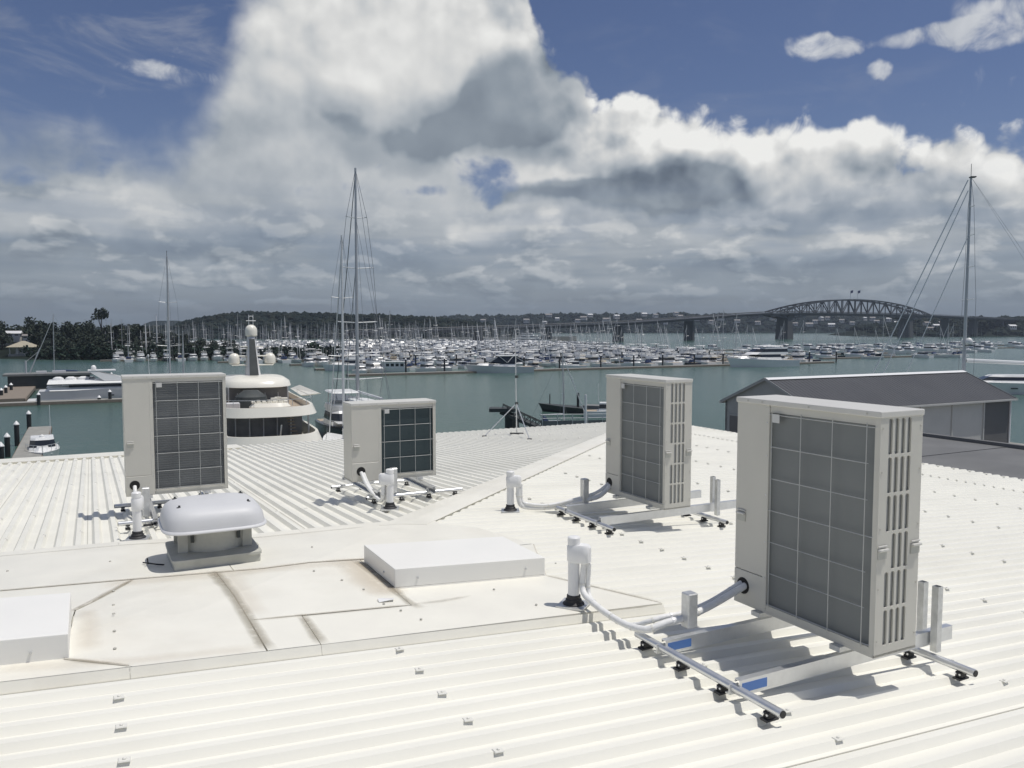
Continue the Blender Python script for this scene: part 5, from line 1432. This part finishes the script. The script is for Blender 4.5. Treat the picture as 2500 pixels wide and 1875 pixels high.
# the larger boats along the front edge come first; the rows keep clear of them
front = []
def fboat(px, py, az, L, label, hullm='gel', hard=True, fly=True, sc=1.0, canvas=None):
    b = motor_boat('motor_yacht', label, L, hullm, fly, hard=hard, canvas=canvas, cat='yacht')
    p_ = wp(px, py); put(b, p_ + Vector((0, 3, 0)), az); front.append((p_.x, p_.y, L)); return b
b = fboat(1868, 896, R(250), 24, 'large white two deck motor yacht at the right end of the marina front')
q = MB(); cab(q, -8, 6, 5.4, 4.8, 4.0, 6.2, 4, .5, nose=2); e_ = q.build('upper_deckhouse', 'gel', b, fixn=True)
q = MB(); band_of(q, -8, 6, 5.4, 4.8, 4.0, 6.2, 4, .5, .35, .8, .03, nose=2); q.build('window_band', 'glass', e_, fixn=True)
b = fboat(1222, 911, R(255), 18, 'grey hulled motor yacht with dark sloping windows at the middle of the marina front', 'greyhull', False)
q = MB(); cab(q, -6.0, 3.5, 4.6, 3.8, 3.0, 4.6, 2.6, 1.6); e_ = q.build('upper_deckhouse', 'glass', b, fixn=True)
q = MB(); q.box(-4.6, 1.2, -2.1, 2.1, 4.62, 4.75)
for x0_, x1_ in ((-6.2, -3.4), (-1.4, -3.2), (-1.2, 1.0)):
    for s_ in (-2.32, 2.32): q.bar((x0_, s_, 2.9), (x1_, s_ * .88, 4.7), .25, .12)
q.build('roof_frame', 'gel', e_, fixn=True)
fboat(852, 905, R(250), 15, 'white cruiser with navy canvas stern at the left part of the marina front', 'gel', True, True, canvas='cover')
b = fboat(953, 908, R(262), 9.5, 'boxy white houseboat with railed decks at the marina front', 'gel', False, False)
q = MB(); q.box(-3.6, 2.2, -1.5, 1.5, 1.0, 2.7); e_ = q.build('deckhouse', 'gel', b, bevel=.06)
q = MB()
for k in range(4):
    for y_ in (-1.53, 1.505): q.box(-3.3 + 1.35 * k, -2.4 + 1.35 * k, y_, y_ + .025, 1.5, 2.3)
q.build('window_row', 'glass', e_)
q = MB(); q.box(-4.2, 2.8, -1.8, 1.8, 2.72, 2.84); q.build('roof', 'gel', b)
fboat(1397, 902, R(250), 9.5, 'low white sport cruiser lying on the outside of the marina front pontoon', 'gel', False, False)

spots = []
def clear(p, r=6.5):
    return all(abs(p.x - x) > L * .5 + 4 or abs(p.y - y) > 9 for x, y, L in front)
r2 = random.Random(11)
vrow = 206.0; row = 0
pont = []
while vrow < 640:
    umin = 62 if vrow < 285 else (44 if vrow < 330 else 8)
    umax = 232 if vrow < 300 else (250 if vrow < 420 else 300)
    if vrow > 300: umin -= (vrow - 300) * .03
    pont.append((umin, umax, vrow))
    for side in (-1, 1):
        u = umin + r2.uniform(1, 4)
        while u < umax:
            step = r2.uniform(4.0, 5.2)
            if r2.random() < .93 and not (side < 0 and row == 0):
                p = W(u, vrow + side * r2.uniform(7.2, 8.6))
                if p.y > 190 and clear(p): spots.append((p, AZV + (0 if side > 0 else math.pi) + (math.pi if r2.random() < .4 else 0) + r2.uniform(-.05, .05), row))
            u += step
    row += 1; vrow += 33.5 if row < 6 else 31
# sparser berths to the right, further off
far_pont = []
for k, (u0, u1, vv) in enumerate(((262, 330, 232), (270, 420, 268), (285, 520, 305), (300, 560, 345))):
    far_pont.append((u0, u1, vv)); u = u0
    while u < u1:
        u += r2.uniform(5, 11)
        p = W(u, vv + r2.choice((-1, 1)) * r2.uniform(6.5, 8)); spots.append((p, AZV + r2.choice((0, math.pi)) + r2.uniform(-.1, .1), 30 + k))
spots.sort(key=lambda s_: s_[0].length)
nm = ns = 0; rest = []
for p, az, rw in spots:
    sail = r2.random() < (.42 if rw > 3 else .34)
    if sail and ns < 190:
        pr = sproto[r2.choice((0, 0, 1, 2, 3, 3))]; o = pr if not pr.get('used') else copy_tree(pr); pr['used'] = 1; ns += 1
        put(o, p, az, r2.uniform(.85, 1.2))
    elif not sail and nm < 215:
        pr = mproto[r2.choice((0, 0, 1, 1, 2, 3, 3, 4))]; o = pr if not pr.get('used') else copy_tree(pr); pr['used'] = 1; nm += 1
        put(o, p, az, r2.uniform(.82, 1.15))
    else: rest.append((p, az, sail))
for o in list(scene.objects):
    if 'used' in o: del o['used']
# the berths beyond read as one mass of hulls and masts
st = MB()
for p, az, sail in rest:
    L = r2.uniform(8.5, 13); B = L * .29; ca_, sa_ = math.cos(math.pi / 2 - az), math.sin(math.pi / 2 - az)
    k = MB()
    k.loft([[(-L / 2, -B / 2, 1.2), (-L / 2, -B * .42, 0), (-L / 2, B * .42, 0), (-L / 2, B / 2, 1.2)], [(L * .1, -B / 2, 1.4), (L * .1, -B * .42, 0), (L * .1, B * .42, 0), (L * .1, B / 2, 1.4)], [(L / 2, -.1, 1.9), (L * .44, -.08, 0), (L * .44, .08, 0), (L / 2, .1, 1.9)]])
    if sail:
        cab(k, -L * .15, L * .15, B * .5, B * .4, 1.3, 1.85, .9, .1)
        H = L * r2.uniform(1.1, 1.4); k.tube([(L * .08, 0, 1.2), (L * .05, 0, H)], .075, 4, 2, .05, False)
        k.tube([(L * .05, 0, 2.6), (-L * .3, 0, 2.5)], .2, 5, r2.choice((0, 3, 3)))
        k.tube([(L * .48, 0, 1.9), (L * .06, 0, H * .95)], .03, 3, 2, None, False)
    else:
        cab(k, -L * .25, L * .22, B * .8, B * .66, 1.2, 2.2, L * .1, .1); cab(k, -L * .24, L * .17, B * .83, B * .70, 2.2, 2.75, .5, .05, 1)
        cab(k, -L * .26, L * .10, B * .76, B * .62, 2.76, 3.3, .4, .1)
    st.add([(p.x + x * ca_ - y * sa_, p.y + x * sa_ + y * ca_, WATER + z) for x, y, z in k.v], k.f)
    st.m[-len(k.f):] = k.m
tag(st.build('moored_boats', ['gel', 'glass', 'farmast', 'cover'], fixn=False), 'mass of hulls and masts in the far rows of the marina', 'boats', None, 'stuff')
for i, (a, b_, vv) in enumerate(pont + far_pont):
    big = i == 0
    s_ = W(a - 3, vv); e_ = W(b_ + 3, vv)
    t = slab('pontoon', 'long grey pontoon along the front edge of the marina' if big else 'narrow pontoon between rows of berthed boats in the marina', 'pontoon', s_, e_, 2.6 if big else 2.0, -.2, .55, 'concrete', None if big else 'marina pontoons')
    if i < 8:
        u = a
        while u < b_:
            u += r2.uniform(11, 15)
            p = W(u, vv + 1.3)
            o = copy_tree(PP[0]); o.location = (p.x, p.y, WATER); o['label'] = 'dark capped pile standing among the boats of the marina'; o['group'] = 'marina piles'; o.scale = (1, 1, 1)
            for ch in o.children:
                if ch.name.startswith('shaft'): ch.scale = (1, 1, 4.0)
                else: ch.location = (0, 0, 3.0)
cr = thing('sea_wall', 'long pale sea wall seen behind the masts of the marina', 'wall', (0, 0, 0))
c = MB()
for k in range(8):
    p0, p1 = W(255 + k * 18, 640), W(255 + k * 18 + 17.6, 640)
    c = MB(); c.bar((p0.x, p0.y, WATER + 2.1), (p1.x, p1.y, WATER + 2.1), .6, 5.0); c.build('wall_panel', 'concrete', cr)
fy = thing('ferry', 'white multi deck ferry among the far masts of the marina', 'ferry')
hull_into(MB(), 44, 10, 4.5, 3.2, n=10).build('hull', 'gel', fy, fixn=True)
for k, (x0, x1, z0) in enumerate(((-18, 16, 3.2), (-15, 12, 6.2), (-8, 6, 9.2))):
    q = MB(); cab(q, x0, x1, 9, 8.6, z0, z0 + 2.8, 2, .4, nose=1.5); e_ = q.build('deckhouse', 'gel', fy, fixn=True)
    q = MB(); band_of(q, x0, x1, 9, 8.6, z0, z0 + 2.8, 2, .4, .4, .75, .04, nose=1.5); q.build('window_band', 'glass', e_, fixn=True)
put(fy, yp(1290, 830, 640), R(80)).scale = (.7, .7, .7)
# ------------------------------------------------------------------ land, trees, houses
def sstep(a, b, x):
    t = max(0.0, min(1.0, (x - a) / (b - a))); return t * t * (3 - 2 * t)
def interp(pts_, x):
    if x <= pts_[0][0]: return pts_[0][1]
    for (a, b), (c_, d) in zip(pts_, pts_[1:]):
        if x <= c_: return b + (d - b) * (x - a) / (c_ - a)
    return pts_[-1][1]
def ridge(name, prof, Y0, depth, mname, xr, under, nx=120, ny=14, wob=3.0):
    """a hill whose skyline follows prof (x metres -> height above the water)"""
    m_ = MB(); H = {}
    for j in range(ny + 1):
        f = j / ny
        for i in range(nx + 1):
            x = xr[0] + (xr[1] - xr[0]) * i / nx
            y = Y0(x) + depth * f
            h = interp(prof, x) * (sstep(0, .55, f) ** .8) * (1 - .45 * sstep(.62, 1, f)) - under * (1 - sstep(0, .6, f)) * 0
            h += mnoise.noise(Vector((x * .02, y * .02, 3))) * wob * sstep(0, .2, f)
            m_.v.append((x, y, WATER - .6 + max(0, h) + .9 * sstep(0, .06, f)))
    for j in range(ny):
        for i in range(nx):
            a = j * (nx + 1) + i
            m_.f.append([a, a + 1, a + nx + 2, a + nx + 1]); m_.m.append(0)
    o = m_.build(name, mname, smooth=80)
    tag(o, kind='structure')
    def height(x, y):
        f = (y - Y0(x)) / depth
        if f < 0 or f > 1: return None
        h = interp(prof, x) * (sstep(0, .55, f) ** .8) * (1 - .45 * sstep(.62, 1, f))
        h += mnoise.noise(Vector((x * .02, y * .02, 3))) * wob * sstep(0, .2, f)
        return WATER - .6 + max(0, h) + .9 * sstep(0, .06, f)
    return height

ICO = None
def ico():
    bm = bmesh.new(); bmesh.ops.create_icosphere(bm, subdivisions=1, radius=1)
    v_ = [tuple(q.co) for q in bm.verts]; f_ = [[q.index for q in f.verts] for f in bm.faces]; bm.free(); return v_, f_
ICO = ico()
def clump(m_, p, r, rz_, mi=0, jit=.32):
    o = len(m_.v)
    for x, y, z in ICO[0]:
        k = r * (1 + rz_.uniform(-jit, jit)); m_.v.append((p[0] + x * k, p[1] + y * k, p[2] + z * k * .85))
    for f in ICO[1]: m_.f.append([o + i for i in f]); m_.m.append(mi)

def crown(seed, rad, hgt, n, leaf, lobes=7, base=.35, mats=('leaf', 'leafb')):
    r_ = random.Random(seed); m_ = MB(); L_ = []
    for i in range(lobes):
        a = r_.uniform(0, 6.28); d = rad * r_.uniform(.15, .62); z = hgt * r_.uniform(base + .05, .86)
        L_.append((d * math.cos(a), d * math.sin(a), z, rad * r_.uniform(.32, .55), hgt * r_.uniform(.13, .22)))
    for i in range(n):
        l = r_.choice(L_)
        a, b = r_.uniform(0, 6.28), math.asin(r_.uniform(-.7, 1)); k = r_.uniform(.55, 1.08)
        c_ = Vector((l[0] + l[3] * k * math.cos(a) * math.cos(b), l[1] + l[3] * k * math.sin(a) * math.cos(b), l[2] + l[4] * k * math.sin(b)))
        nr = Vector((r_.gauss(0, 1), r_.gauss(0, 1), r_.gauss(.6, 1))).normalized(); t1 = nr.orthogonal().normalized(); t2 = nr.cross(t1)
        s1, s2 = leaf * r_.uniform(.6, 1.3), leaf * r_.uniform(.5, 1.0)
        mi = 0 if r_.random() < .62 else 1
        m_.add([c_ - t1 * s1, c_ - t2 * s2 * .8 + nr * leaf * .2, c_ + t1 * s1, c_ + t2 * s2], [(0, 1, 2, 3)], mi)
    trunk = MB(); trunk.tube([(0, 0, -1), (rad * .03, 0, hgt * .3), (0, rad * .04, hgt * .6)], rad * .07 + .08, 6, r2=rad * .03)
    for l in L_[:4]: trunk.tube([(0, 0, hgt * .3), (l[0] * .6, l[1] * .6, l[2] - l[4] * .4), (l[0], l[1], l[2])], rad * .035 + .04, 5, r2=.05)
    return m_.mesh('crown', list(mats)), trunk.mesh('trunk', 'bark')
def plant(name, cm_, tm_, p, s, rz_, label, cat, group):
    t = thing(name, label, cat, p, rz_, group); t.scale = s
    link('crown', cm_, t); link('trunk', tm_, t); return t

r3 = random.Random(5)
# headland on the left
HP = [(-420, 6), (-300, 7), (-225, 8), (-185, 6.5), (-160, 4.0), (-138, 1.6), (-118, 1.0), (-95, .8), (-60, .6), (-40, 0)]
hl = ridge('headland', HP, lambda x: 318 + max(0, -150 - x) * .12, 150, 'bush', (-420, -30), 0, 90, 16, 1.2)
CR_ = [crown(20 + i, 4.6 + .5 * (i % 3), 9.0 + i % 3, 420, .62) for i in range(5)]
spots2 = []
for k in range(900):
    x = r3.uniform(-330, -128); y = r3.uniform(322, 420)
    h = hl(x, y)
    if h is None: continue
    if abs(x + 203) < 11 and y < 356: continue
    if all((x - a) ** 2 + (y - b) ** 2 > 44 for a, b in spots2): spots2.append((x, y))
spots2.sort(key=lambda q: q[1])
for x, y in spots2[:150]:
    i = r3.randrange(5); s_ = r3.uniform(.6, 1.08)
    if x > -165: s_ *= .62
    plant('tree', CR_[i][0], CR_[i][1], (x, y, hl(x, y) - .4), (s_, s_, s_ * r3.uniform(.85, 1.15)), r3.uniform(0, 6), 'dark leafy tree among the dense trees covering the left headland', 'tree', 'trees on the left headland')
# lone windswept pine on the skyline
cmn, tmn = crown(77, 4.0, 12.5, 330, .6, 5, .62)
pp = yp(248, 800, 392); h = hl(pp.x, 392)
plant('pine_tree', cmn, tmn, (pp.x, 392, h), (1, .8, max(.6, (yp(248, 758, 392).z - h) / 11.2)), .4, 'lone flat topped pine standing above the headland skyline', 'tree', None)
# low mangroves along the shore
MC = [crown(60 + i, 3.6, 4.6, 300, .5, 7, .12, ('mangrove', 'leaf')) for i in range(4)]
k = 0
for rowy, off in ((0, 0), (5, 1.9), (11, .7)):
    x = -205 + off
    while x < -66:
        if x < -190: x += 2; continue
        y = 316 + rowy + r3.uniform(-1.5, 1.5) + max(0, -140 - x) * .10
        i = r3.randrange(4); s_ = r3.uniform(.75, 1.2) * (1.0 if r3.random() < .85 else 1.35)
        plant('mangrove_bush', MC[i][0], MC[i][1], (x, y, WATER + .1), (s_, s_, s_), r3.uniform(0, 6), 'low dark mangrove bush in the row along the far shore at left', 'bush', 'mangroves along the shore')
        x += r3.uniform(3.6, 5.4); k += 1
# pavilion and house on the headland
pv = yp(58, 857, 338)
hut = thing('pavilion', 'open pavilion with a tan pyramid roof on the left shore', 'pavilion', (pv.x, 338, pv.z - .3), R(12))
c = MB()
for x in (-4, -1.3, 1.3, 4):
    for y in (-3.4, 3.4): c.box(x - .12, x + .12, y - .12, y + .12, -2.5, 2.2)
c.build('post', 'house', hut)
c = MB(); c.loft([[(-5.3, -4.4, 2.0), (5.3, -4.4, 2.0), (5.3, 4.4, 2.0), (-5.3, 4.4, 2.0)], [(-.5, -.1, 4.5), (.5, -.1, 4.5), (.5, .1, 4.5), (-.5, .1, 4.5)]]); c.build('roof', 'tan', hut)
c = MB(); c.box(-3.6, 3.6, 1.2, 3.2, -2.5, 1.9); c.build('back_wall', 'house', hut)
c = MB(); c.box(-4.6, 4.6, -3.8, 3.8, -2.8, -.9); c.build('base', 'concrete', hut)
hc = [0]
def house(p, w, d, h, rz_, label, group, rh=None, two=False):
    t = thing('house', label, 'house', p, rz_, group)
    c = MB(); c.box(-w / 2, w / 2, -d / 2, d / 2, -2, h); c.build('wall', 'house', t)
    rh = rh or w * .2
    c = MB(); o = .5
    c.add([(-w / 2 - o, -d / 2 - o, h - .05), (w / 2 + o, -d / 2 - o, h - .05), (w / 2 + o, d / 2 + o, h - .05), (-w / 2 - o, d / 2 + o, h - .05), (-w / 2 - o, 0, h + rh), (w / 2 + o, 0, h + rh)],
          [(0, 1, 5, 4), (2, 3, 4, 5), (1, 2, 5), (3, 0, 4), (3, 2, 1, 0)])
    c.build('roof', 'pale' if hc[0] % 3 == 0 else 'tile', t)
    c = MB(); n = max(2, int(w / 3))
    for k_ in range(n):
        x = -w / 2 + w * (k_ + .5) / n
        c.box(x - .7, x + .7, -d / 2 - .03, -d / 2 + .02, 1.0, h - .5)
    c.build('window_row', 'glass', t); hc[0] += 1
    return t
for px, py, w in ((33, 792, 5.5), (22, 801, 4.5), (68, 800, 3.5)):
    p = yp(px, py, 366); house((p.x, 366, hl(p.x, 366) + {33: 3.2, 22: 1.8, 68: 2.2}[px]), w, 4, 2.0, R(20), {33: 'white house half hidden by trees, highest on the left headland', 22: 'white house below the highest one on the left headland', 68: 'small pale house among trees at right of the other headland houses'}[px], None)

# nearer dark ridge behind the marina, left of centre
def zof(py, Y): return yp(1250, py, Y).z - WATER
NP = [(-640, 2), (-600, zof(812, 980))]
for px, py in ((395, 806), (430, 790), (480, 780), (560, 773), (640, 772), (720, 772), (800, 774), (900, 778), (1000, 781), (1080, 787), (1160, 796), (1230, 810)):
    NP.append((yp(px, py, 980).x, max(0, zof(py, 980))))
NP.append((20, 0))
nh = ridge('wooded_ridge', NP, lambda x: 900 + 12 * math.sin(x * .013), 220, 'bush', (-640, 30), 0, 150, 14, 2.5)
st = MB()
for k in range(3600):
    x = r3.uniform(-600, 10); y = r3.uniform(905, 1075); h = nh(x, y)
    if h is None: continue
    r_ = r3.uniform(2.6, 6.2) * (.6 if interp(NP, x) < 8 else 1); clump(st, (x, y, h + r_ * .15), r_, r3, 0 if r3.random() < .6 else 1)
tag(st.build('ridge_forest', ['forest', 'forestb']), 'dark bush covering the wooded ridge behind the marina', 'forest', None, 'stuff')
# far shore with houses
FPf = [(-900, 30)]
for px, py in ((500, 790), (800, 786), (1000, 782), (1100, 779), (1200, 777), (1300, 774), (1400, 773), (1500, 773), (1600, 772), (1700, 773), (1800, 774), (1900, 776), (2000, 777), (2100, 778), (2200, 778), (2300, 779), (2400, 781), (2600, 782)):
    FPf.append((yp(px, py, 2040).x, zof(py, 2040)))
FPf.append((1900, 30))
fh = ridge('far_shore', FPf, lambda x: 1900 + 25 * math.sin(x * .007), 320, 'forest', (-900, 1900), 0, 220, 14, 5)
hs_ = []
hpx = [(1393, 767), (1440, 772), (1425, 779), (1540, 764), (1480, 783), (1360, 781), (1600, 773), (1660, 776), (1700, 781), (1885, 780), (1897, 783), (1912, 781), (1942, 793), (1990, 788), (2005, 780), (2020, 779), (2055, 786), (2110, 780), (2130, 781),
       (2140, 787), (2170, 783), (1760, 780), (1800, 786), (1330, 789), (1285, 786), (1180, 786), (1100, 788), (2080, 791), (1975, 795), (2030, 796), (1850, 790), (1560, 786), (1505, 776), (1625, 790), (1735, 788), (2190, 790), (1410, 786), (1340, 772), (1572, 770), (1650, 768)]
for i, (px, py) in enumerate(hpx):
    d = ray(px, py); t_ = 1895 / d.y; hit = None
    while t_ * d.y < 2210:
        p = d * t_; h = fh(p.x, p.y)
        if h is not None and p.z <= h + 4: hit = (p.x, p.y, h + 3.0); break
        t_ += 3
    if not hit: continue
    hs_.append(hit); house(hit, r3.uniform(9, 17), 9, r3.uniform(4, 6), r3.uniform(-.5, .5), ('small house with a pale roof among the trees of the far shore', 'small house with a dark roof among the trees of the far shore')[0 if hc[0] % 3 == 0 else 1], ('pale roofed houses on the far shore', 'dark roofed houses on the far shore')[0 if hc[0] % 3 == 0 else 1])
st = MB()
for k in range(7500):
    x = r3.uniform(-700, 1500); y = r3.uniform(1905, 2150); h = fh(x, y)
    if h is None: continue
    if any(abs(x - a) < 11 and -34 < y - b < 8 for a, b, c_ in hs_): continue
    r_ = r3.uniform(4.0, 8.5) * (1.5 if r3.random() < .04 else 1); clump(st, (x, y, h + r_ * .2), r_, r3, 0 if r3.random() < .6 else 1)
tag(st.build('far_forest', ['forest', 'forestb']), 'distant trees covering the far shore', 'forest', None, 'stuff')
# nearer dark shore at the right behind the tall mast
RP = [(yp(2075, 800, 1230).x, 0)]
for px, py in ((2130, 803), (2200, 794), (2280, 786), (2360, 782), (2440, 781), (2520, 781), (2700, 784)):
    RP.append((yp(px, py, 1230).x, zof(py, 1230)))
RP.append((1300, 20))
rh_ = ridge('right_shore', RP, lambda x: 1135, 190, 'bush', (yp(2075, 800, 1230).x, 1300), 0, 90, 12, 3)
st = MB()
for k in range(2200):
    x = r3.uniform(530, 1250); y = r3.uniform(1142, 1290); h = rh_(x, y)
    if h is None: continue
    r_ = r3.uniform(3, 6.5) * (.6 if interp(RP, x) < 8 else 1); clump(st, (x, y, h + r_ * .15), r_, r3, 0 if r3.random() < .6 else 1)
tag(st.build('shore_forest', ['forest', 'forestb']), 'dark trees covering the shore at the right behind the tall mast', 'forest', None, 'stuff')
for px, py in ((2262, 792), (2285, 798), (2270, 805), (2300, 778 + 14), (2470, 800)):
    d = ray(px, py); t_ = 1130 / d.y
    while t_ * d.y < 1320:
        p = d * t_; h = rh_(p.x, p.y)
        if h is not None and p.z <= h + 4:
            house((p.x, p.y, h + 2.5), r3.uniform(7, 11), 7, 3.6, r3.uniform(-.4, .4), 'pale house on the dark shore behind the paired forestays', 'houses on the right shore'); break
        t_ += 2

# ------------------------------------------------------------------ harbour bridge
br = thing('bridge', 'steel arch truss road bridge across the harbour with two flags on its crown', 'bridge', (296, 890, WATER), math.atan2(148, 203))
WH_ = lambda s: interp([(-520, 9.0), (-450, 10.5), (-362, 12.8), (-247, 16.5), (-152, 21.5), (-90, 25.2), (-24, 28.2), (40, 28.8), (240, 28.8), (320, 28.0), (700, 22), (1100, 14)], s)
PL = 7.5
c = MB(); pts_ = [(-510 + 30 * k) for k in range(54)]
for a, b in zip(pts_, pts_[1:]): c.bar((a, 0, WH_(a)), (b, 0, WH_(b)), 17, 1.0)
c.build('deck', 'bridge', br)
c = MB()
for s_ in (-1, 1):
    for a, b in zip(pts_, pts_[1:]):
        if a < -40 or b > 305: c.bar((a, s_ * 6.5, WH_(a) - 1.2), (b, s_ * 6.5, WH_(b) - 1.2), 1.0, 1.4)
        else: c.bar((a, s_ * 6.5, WH_(a) - 1.6), (b, s_ * 6.5, WH_(b) - 1.6), 1.0, 1.6)
c.build('girder', 'bridge', br)
c = MB()
for s_ in (-1, 1):
    c.tube([(-510, s_ * 8.3, WH_(-510) + 1.6)] + [(a, s_ * 8.3, WH_(a) + 1.6) for a in pts_[1:]], .25, 4)
c.build('parapet_rail', 'bridge', br)
S0, S1, NPAN = -24.0, 295.0, 24
def top(s):
    q = (s - (S0 + S1) / 2) / ((S1 - S0) / 2); return 29.4 + 15.6 * max(0, 1 - abs(q) ** 2.1)
ps = [S0 + (S1 - S0) * i / NPAN for i in range(NPAN + 1)]
for s_ in (-1, 1):
    c = MB()
    for a, b in zip(ps, ps[1:]): c.bar((a, s_ * PL, top(a)), (b, s_ * PL, top(b)), 1.3, 1.5)
    c.build('arch_chord', 'bridge', br)
    for i in range(1, NPAN):
        c = MB(); c.bar((ps[i], s_ * PL, 29.2), (ps[i], s_ * PL, top(ps[i])), .8, .8, up=(0, 1, 0)); c.build('truss_member', 'bridge', br)
        a, b = (ps[i], ps[i + 1]) if i % 2 else (ps[i + 1], ps[i])
        c = MB(); c.bar((a, s_ * PL, 29.2), (b, s_ * PL, top(b)), .75, .75, up=(0, 1, 0)); c.build('truss_member', 'bridge', br)
        if i % 2:
            c = MB(); c.bar((ps[i], s_ * PL, 29.2), (ps[i - 1], s_ * PL, top(ps[i - 1])), .75, .75, up=(0, 1, 0)); c.build('truss_member', 'bridge', br)
c = MB()
for i in range(2, NPAN - 1): c.bar((ps[i], -PL, top(ps[i])), (ps[i], PL, top(ps[i])), .7, .7)
c.build('cross_brace', 'bridge', br)
for s in (0, 251): 
    c = MB(); c.loft([[(s - 5.5, -8, -3), (s + 5.5, -8, -3), (s + 5.5, 8, -3), (s - 5.5, 8, -3)], [(s - 4.0, -7, 22), (s + 4.0, -7, 22), (s + 4.0, 7, 22), (s - 4.0, 7, 22)], [(s - 3.5, -8.5, 26.4), (s + 3.5, -8.5, 26.4), (s + 3.5, 8.5, 26.4), (s - 3.5, 8.5, 26.4)]])
    c.build('pier', 'pier', br)
    for s_ in (-1, 1):      # haunch below the deck at the main piers
        c = MB()
        for q in (-1, 1):
            c.bar((s + q * 2, s_ * 6.5, 22.5), (s + q * 34, s_ * 6.5, 26.6), 1.0, 1.3); c.bar((s + q * 2, s_ * 6.5, 22.5), (s + q * 16, s_ * 6.5, 27.5), .7, .7); c.bar((s + q * 18, s_ * 6.5, 24.3), (s + q * 16, s_ * 6.5, 27.5), .6, .6)
        c.build('haunch', 'bridge', br)
for s in (-152, -247, -330, -400, 350, 430, 510, 600):
    c = MB(); c.loft([[(s - 1.6, -6.0, -3), (s + 1.6, -6.0, -3), (s + 1.6, 6.0, -3), (s - 1.6, 6.0, -3)], [(s - 1.2, -5.5, WH_(s) - 2.6), (s + 1.2, -5.5, WH_(s) - 2.6), (s + 1.2, 5.5, WH_(s) - 2.6), (s - 1.2, 5.5, WH_(s) - 2.6)]]); c.build('pier', 'pier', br)
for s, y in ((113, -PL), (128, -PL)):
    c = MB(); c.tube([(s, y, top(s)), (s, y, top(s) + 10.5)], .2, 6); fp = c.build('flagpole', 'mast', br)
    c = MB(); nn = 6
    c.add([(s + .2 + 1.1 * i, y + .35 * math.sin(i * 1.3), top(s) + 10.3 + .25 * i) for i in range(nn)] + [(s + .2 + 1.1 * i, y + .35 * math.sin(i * 1.3), top(s) + 7.0 + .35 * i) for i in range(nn)],
          [(i, nn + i, nn + i + 1, i + 1) for i in range(nn - 1)])
    c.build('flag', 'flag', fp)

# ------------------------------------------------------------------ harbour air
HAZE = 0.00010
if HAZE > 0:
    hz = MB(); hz.box(-2600, 2600, -60, 2700, WATER - 1.4, 70)
    hm = bpy.data.materials.new('harbour_air'); hm.use_nodes = True
    t = hm.node_tree; t.nodes.clear()
    o_ = t.nodes.new('ShaderNodeOutputMaterial'); pvol = t.nodes.new('ShaderNodeVolumePrincipled')
    pvol.inputs['Color'].default_value = (0.70, 0.82, 0.98, 1); pvol.inputs['Density'].default_value = HAZE; pvol.inputs['Anisotropy'].default_value = 0.2
    t.links.new(pvol.outputs[0], o_.inputs['Volume'])
    M['haze'] = hm
    tag(hz.build('haze', 'haze'), kind='stuff')
